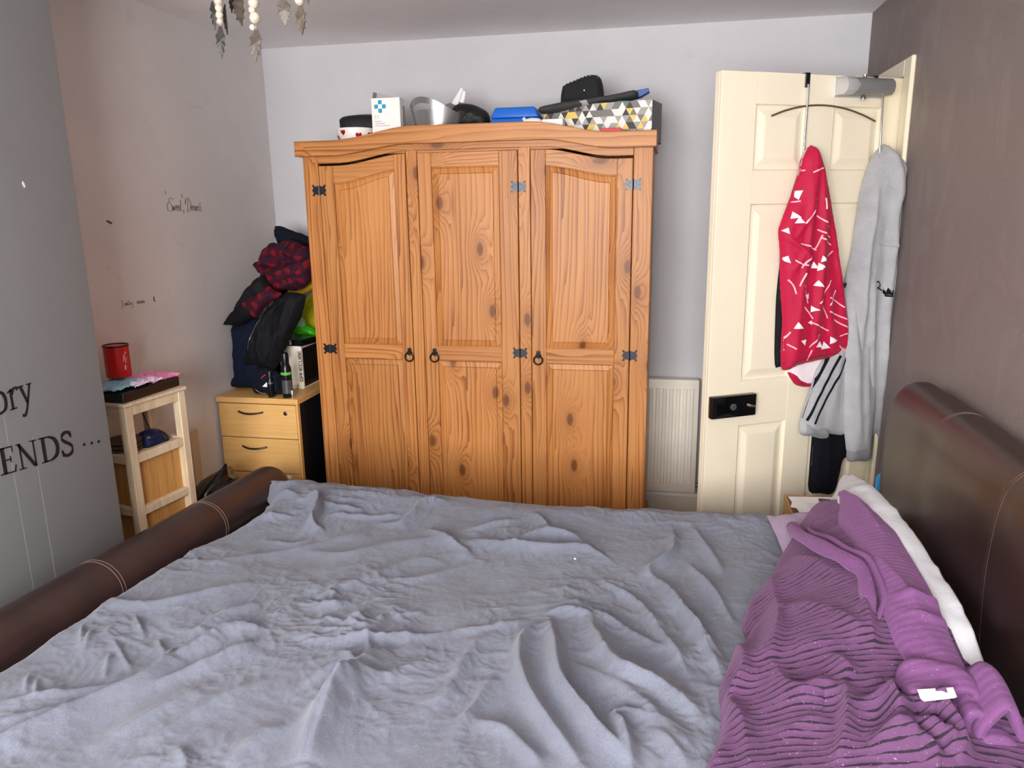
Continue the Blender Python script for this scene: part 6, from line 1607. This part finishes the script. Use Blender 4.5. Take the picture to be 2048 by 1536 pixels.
# on the shelf inside the stand
wk = SM @ Vector((.07, .10, zm + .011))
for i in range(3): lathe('wicker_coaster_tray', [(.05, 0), (.058, .004), (.058, .012), (.05, .014)], (wk.x, wk.y, wk.z + i * .016), 'brown_wicker', None, 26); tag(bpy.data.objects['wicker_coaster_tray' + ('' if i == 0 else '.%03d' % i)], ['lowest brown wicker tray', 'middle brown wicker tray', 'topmost brown wicker tray'][i] + ' stacked inside the wooden stand', 'tray', 'stacked wicker trays')
sp2 = Plane(tuple(SM @ Vector((0, .07, 0))), su)
bgp = Puff(sp2, [(282, 900), (280, 872), (288, 862), (302, 857), (318, 858), (330, 868), (332, 880), (322, 890), (305, 897)], 0, .035, .03, [([(285, 875), (300, 870), (320, 885)], .006, .010), ([(300, 862), (310, 880), (305, 892)], .006, .008)], .006, .8, seed=80, nz=.008)
tag(bgp.build('shiny_bag', 'shiny_navy'), 'small shiny navy patterned bag on the inner shelf of the stand', 'bag')
rdp = [tuple(sp2.p3(*sp2.px(281, 815), .0)), tuple(sp2.p3(*sp2.px(300, 860), .0))]
tag(tube('thin_rod', rdp, .003, 'black_plastic', None, 6), 'thin black rod leaning inside the wooden stand', 'rod')
# pale plank leaning in the alcove
a = P(392, 905, 0, XL + .02)
tag(box('pale_plank', XL + .004, XL + .022, a[1] - .028, a[1] + .028, 0, P(390, 858, 0, XL + .02)[2], 'card_pale', None, .002), 'pale wooden plank standing against the left wall behind the stand', 'plank')
# black bin liner behind the bed end
blp = Puff(Plane((0, 2.72, 0), (1, 0)), [(388, 960), (400, 950), (420, 942), (440, 935), (453, 927), (456, 945), (480, 948), (500, 942), (520, 945), (540, 950), (560, 985), (560, 1060), (400, 1080), (385, 1020)], 0, .12, .07, [([(395, 990), (425, 965), (450, 945)], .012, .02), ([(440, 1000), (480, 965), (520, 960)], .014, .02)], .014, .9, seed=90, nz=.02)
zmin = min(q[1] for q in blp.poly)
blo = blp.build('bin_liner', 'bin_liner'); tag(blo, 'shiny black bin liner bag on the floor behind the footboard', 'bin bag')
zs_ = [v.co.z for v in blo.data.vertices]; z_lo, z_hi = min(zs_), max(zs_)
for v in blo.data.vertices: v.co.z = z_hi - (z_hi - v.co.z) * z_hi / (z_hi - z_lo)

# ================================================================== BOX OF PAPERS BY THE DOOR
cb2 = empty('cardboard_box', (.58, 2.60, 0), 'brown cardboard box holding papers between the bed and the door', 'box')
BZ = .548
QX0, QX1, QY0, QY1 = .445, .775, 2.50, 2.70
for n_, (a, b, c, d) in (('box_wall', (QX0, QX1, QY0, QY0 + .005)), ('box_wall', (QX0, QX1, QY1 - .005, QY1)), ('box_wall', (QX0, QX0 + .005, QY0 + .005, QY1 - .005)), ('box_wall', (QX1 - .005, QX1, QY0 + .005, QY1 - .005))):
    box(n_, a, b, c, d, 0, BZ - .01, 'cardboard', cb2, 0)
box('box_floor', QX0 + .005, QX1 - .005, QY0 + .005, QY1 - .005, 0, .005, 'cardboard', cb2, 0)
box('inner_shelf', QX0 + .006, QX1 - .006, QY0 + .006, QY1 - .006, BZ - .035, BZ - .028, 'cardboard', cb2, 0)
def paper(name, x, y, z, w_, h_, rz, mat, label, th=.002):
    o = box(name, -w_ / 2, w_ / 2, -h_ / 2, h_ / 2, 0, th, mat, None, 0, Tr((x, y, z)) @ Rz(rz)); return tag(o, label, 'paper')
zp = BZ - .027
tag(box('red_book', .50, .66, 2.515, 2.62, zp, zp + .022, 'book_red', None, .002), 'dark red book under the papers in the cardboard box', 'book')
paper('letter', .565, 2.60, zp + .024, .21, .14, 6, 'paper_white', 'white letter lying on top of the cardboard box', .002)
paper('envelope', .53, 2.585, zp + .0275, .15, .10, -14, 'paper_white', 'white envelope lying skewed on the letter in the cardboard box', .002)
o = paper('dark_card', .575, 2.625, zp + .031, .055, .022, -3, 'grey_iron', 'small dark grey card on top of the white papers', .002)
for i in range(4): box('text_line', .50, .50 + .05 + .01 * (i % 2), 2.555 + i * .012, 2.557 + i * .012, zp + .0296, zp + .0301, 'grey_print', bpy.data.objects['envelope'], 0)
bt = P(1757, 985, 1, 2.64); bo = empty('blue_bottle', (bt[0] + .015, 2.64, zp), 'light blue bottle behind the headboard end by the door', 'bottle')
lathe('bottle_body', [(.020, zp), (.024, zp + .006), (.024, zp + .120), (.014, zp + .135)], (bt[0] + .012, 2.64, 0), 'bottle_blue', bo, 20)
lathe('bottle_cap', [(.015, zp + .135), (.015, zp + .175), (.012, zp + .178)], (bt[0] + .012, 2.64, 0), 'deep_blue', bo, 20)

# ================================================================== CHANDELIER
CX, CY = -.84, 1.66
ch = empty('chandelier', (CX, CY, ZC), 'chandelier with smoked glass leaf drops and clear beads hanging from the ceiling', 'chandelier')
lathe('ceiling_rose', [(.03, ZC - .03), (.055, ZC - .022), (.062, ZC - .006), (.062, ZC)], (CX, CY, 0), 'chrome', ch, 28)
tube('stem', [(CX, CY, ZC - .03), (CX, CY, 2.15)], .007, 'chrome', ch, 10)
lathe('hub', [(.012, 2.135), (.03, 2.145), (.034, 2.16), (.012, 2.175)], (CX, CY, 0), 'chrome', ch, 20)
leaf_out = [(0, .02), (.10, .0), (.20, .10), (.34, .22), (.50, .30), (.38, .38), (.36, .46), (.50, .58), (.34, .60), (.28, .68), (.36, .80), (.18, .78), (.12, .86), (.06, .95), (0, 1.0)]
leaf_out = leaf_out + [(-a, b) for a, b in leaf_out[-2:0:-1]]
def leaf(a, b, y, wpx, mat, yaw, curl=.10):
    """glass leaf from its top pixel a to its tip b at depth y"""
    A = P(*a, 1, y); B = P(*b, 1, y); L = np.linalg.norm(B - A); ax = (B - A) / L; wd = wpx / np.linalg.norm(np.array(b) - np.array(a)) * L
    sd = np.cross(ax, [0, -1, 0]); sd /= np.linalg.norm(sd); nn = np.cross(sd, ax)
    ca, sa = math.cos(math.radians(yaw)), math.sin(math.radians(yaw)); sd, nn = sd * ca + nn * sa, nn * ca - sd * sa
    V = []; n = len(leaf_out)
    for side in (1, -1):
        V.append(A + ax * L * .45 + nn * side * .003)
        for u, v in leaf_out: V.append(A + ax * v * L + sd * u * wd + nn * (side * .0012 + curl * L * (u * u) * 1.0 - .10 * L * (v - .5) ** 2))
    Fc = [(0, 1 + i, 1 + (i + 1) % n) for i in range(n)] + [(n + 1, n + 2 + (i + 1) % n, n + 2 + i) for i in range(n)]
    Fc += [(1 + i, n + 2 + i, n + 2 + (i + 1) % n, 1 + (i + 1) % n) for i in range(n)]
    mk('glass_leaf', V, Fc, mat, ch); return A
def strand(px, py0, y, beads, leaf_top):
    A = P(px, py0, 1, y); top = np.array([A[0], A[1], 2.19])
    tube('arm', [(CX, CY, 2.155), ((CX + A[0]) / 2, (CY + y) / 2, 2.215), (A[0], y, 2.19)], .0045, 'chrome', ch, 8)
    tube('strand_wire', [tuple(top), tuple(P(*leaf_top, 1, y))], .0009, 'steel', ch, 5)
    for bx2, by2, r in beads:
        c = P(bx2, by2, 1, y)
        lathe('bead', [(r * .35, -r * .94), (r * .8, -r * .6), (r, 0), (r * .8, r * .6), (r * .35, r * .94)], tuple(c), 'crystal', ch, 12)
y1_, y2_, y3_ = 1.66, 1.72, 1.52
strand(438, 0, y1_, [(437, -12, .011), (437, 2, .010), (438, 16, .009), (439, 30, .009), (440, 43, .008)], (440, 52))
leaf((424, 2), (431, 61), y1_, 15, 'leaf_smoke', 30); leaf((448, 8), (454, 69), y1_ + .01, 15, 'leaf_smoke', -35); leaf((440, 52), (443, 118), y1_, 21, 'leaf_smoke', 10)
strand(478, -30, y2_, [(470, -20, .010)], (478, -5)); leaf((474, -14), (483, 52), y2_, 32, 'leaf_pale', -12)
leaf((462, -20), (464, 27), y2_ + .02, 14, 'leaf_smoke', 50)
strand(508, -10, y1_, [(506, -8, .012), (507, 6, .012), (510, 36, .0125), (504, 20, .008), (505, 55, .007)], (512, 60)); leaf((512, 58), (511, 123), y1_, 29, 'leaf_pale', 6)
strand(568, -30, y3_, [(572, -22, .011)], (570, -8)); leaf((566, -6), (571, 52), y3_, 31, 'leaf_pale', 15)
strand(599, -30, y3_, [(599, -10, .011), (599, 1, .010)], (600, 11)); leaf((600, 11), (604, 70), y3_, 27, 'leaf_pale', -8)
strand(617, -60, y3_ + .02, [], (617, -40)); leaf((617, -45), (616, 9), y3_ + .02, 20, 'leaf_smoke', 20)
for qa in (40, 95, 150, 320):
    q = math.radians(qa); e_ = (CX + .20 * math.cos(q) , CY - .2 + .0 - .2 * math.sin(q), 2.19)
    tube('arm', [(CX, CY, 2.155), ((CX + e_[0]) / 2, (CY + e_[1]) / 2, 2.215), e_], .0045, 'chrome', ch, 8)
    for i_ in range(5): lathe('bead', [(.004, -.009), (.008, -.005), (.0095, 0), (.008, .005), (.004, .009)], (e_[0], e_[1], 2.17 - i_ * .021), 'crystal', ch, 12)
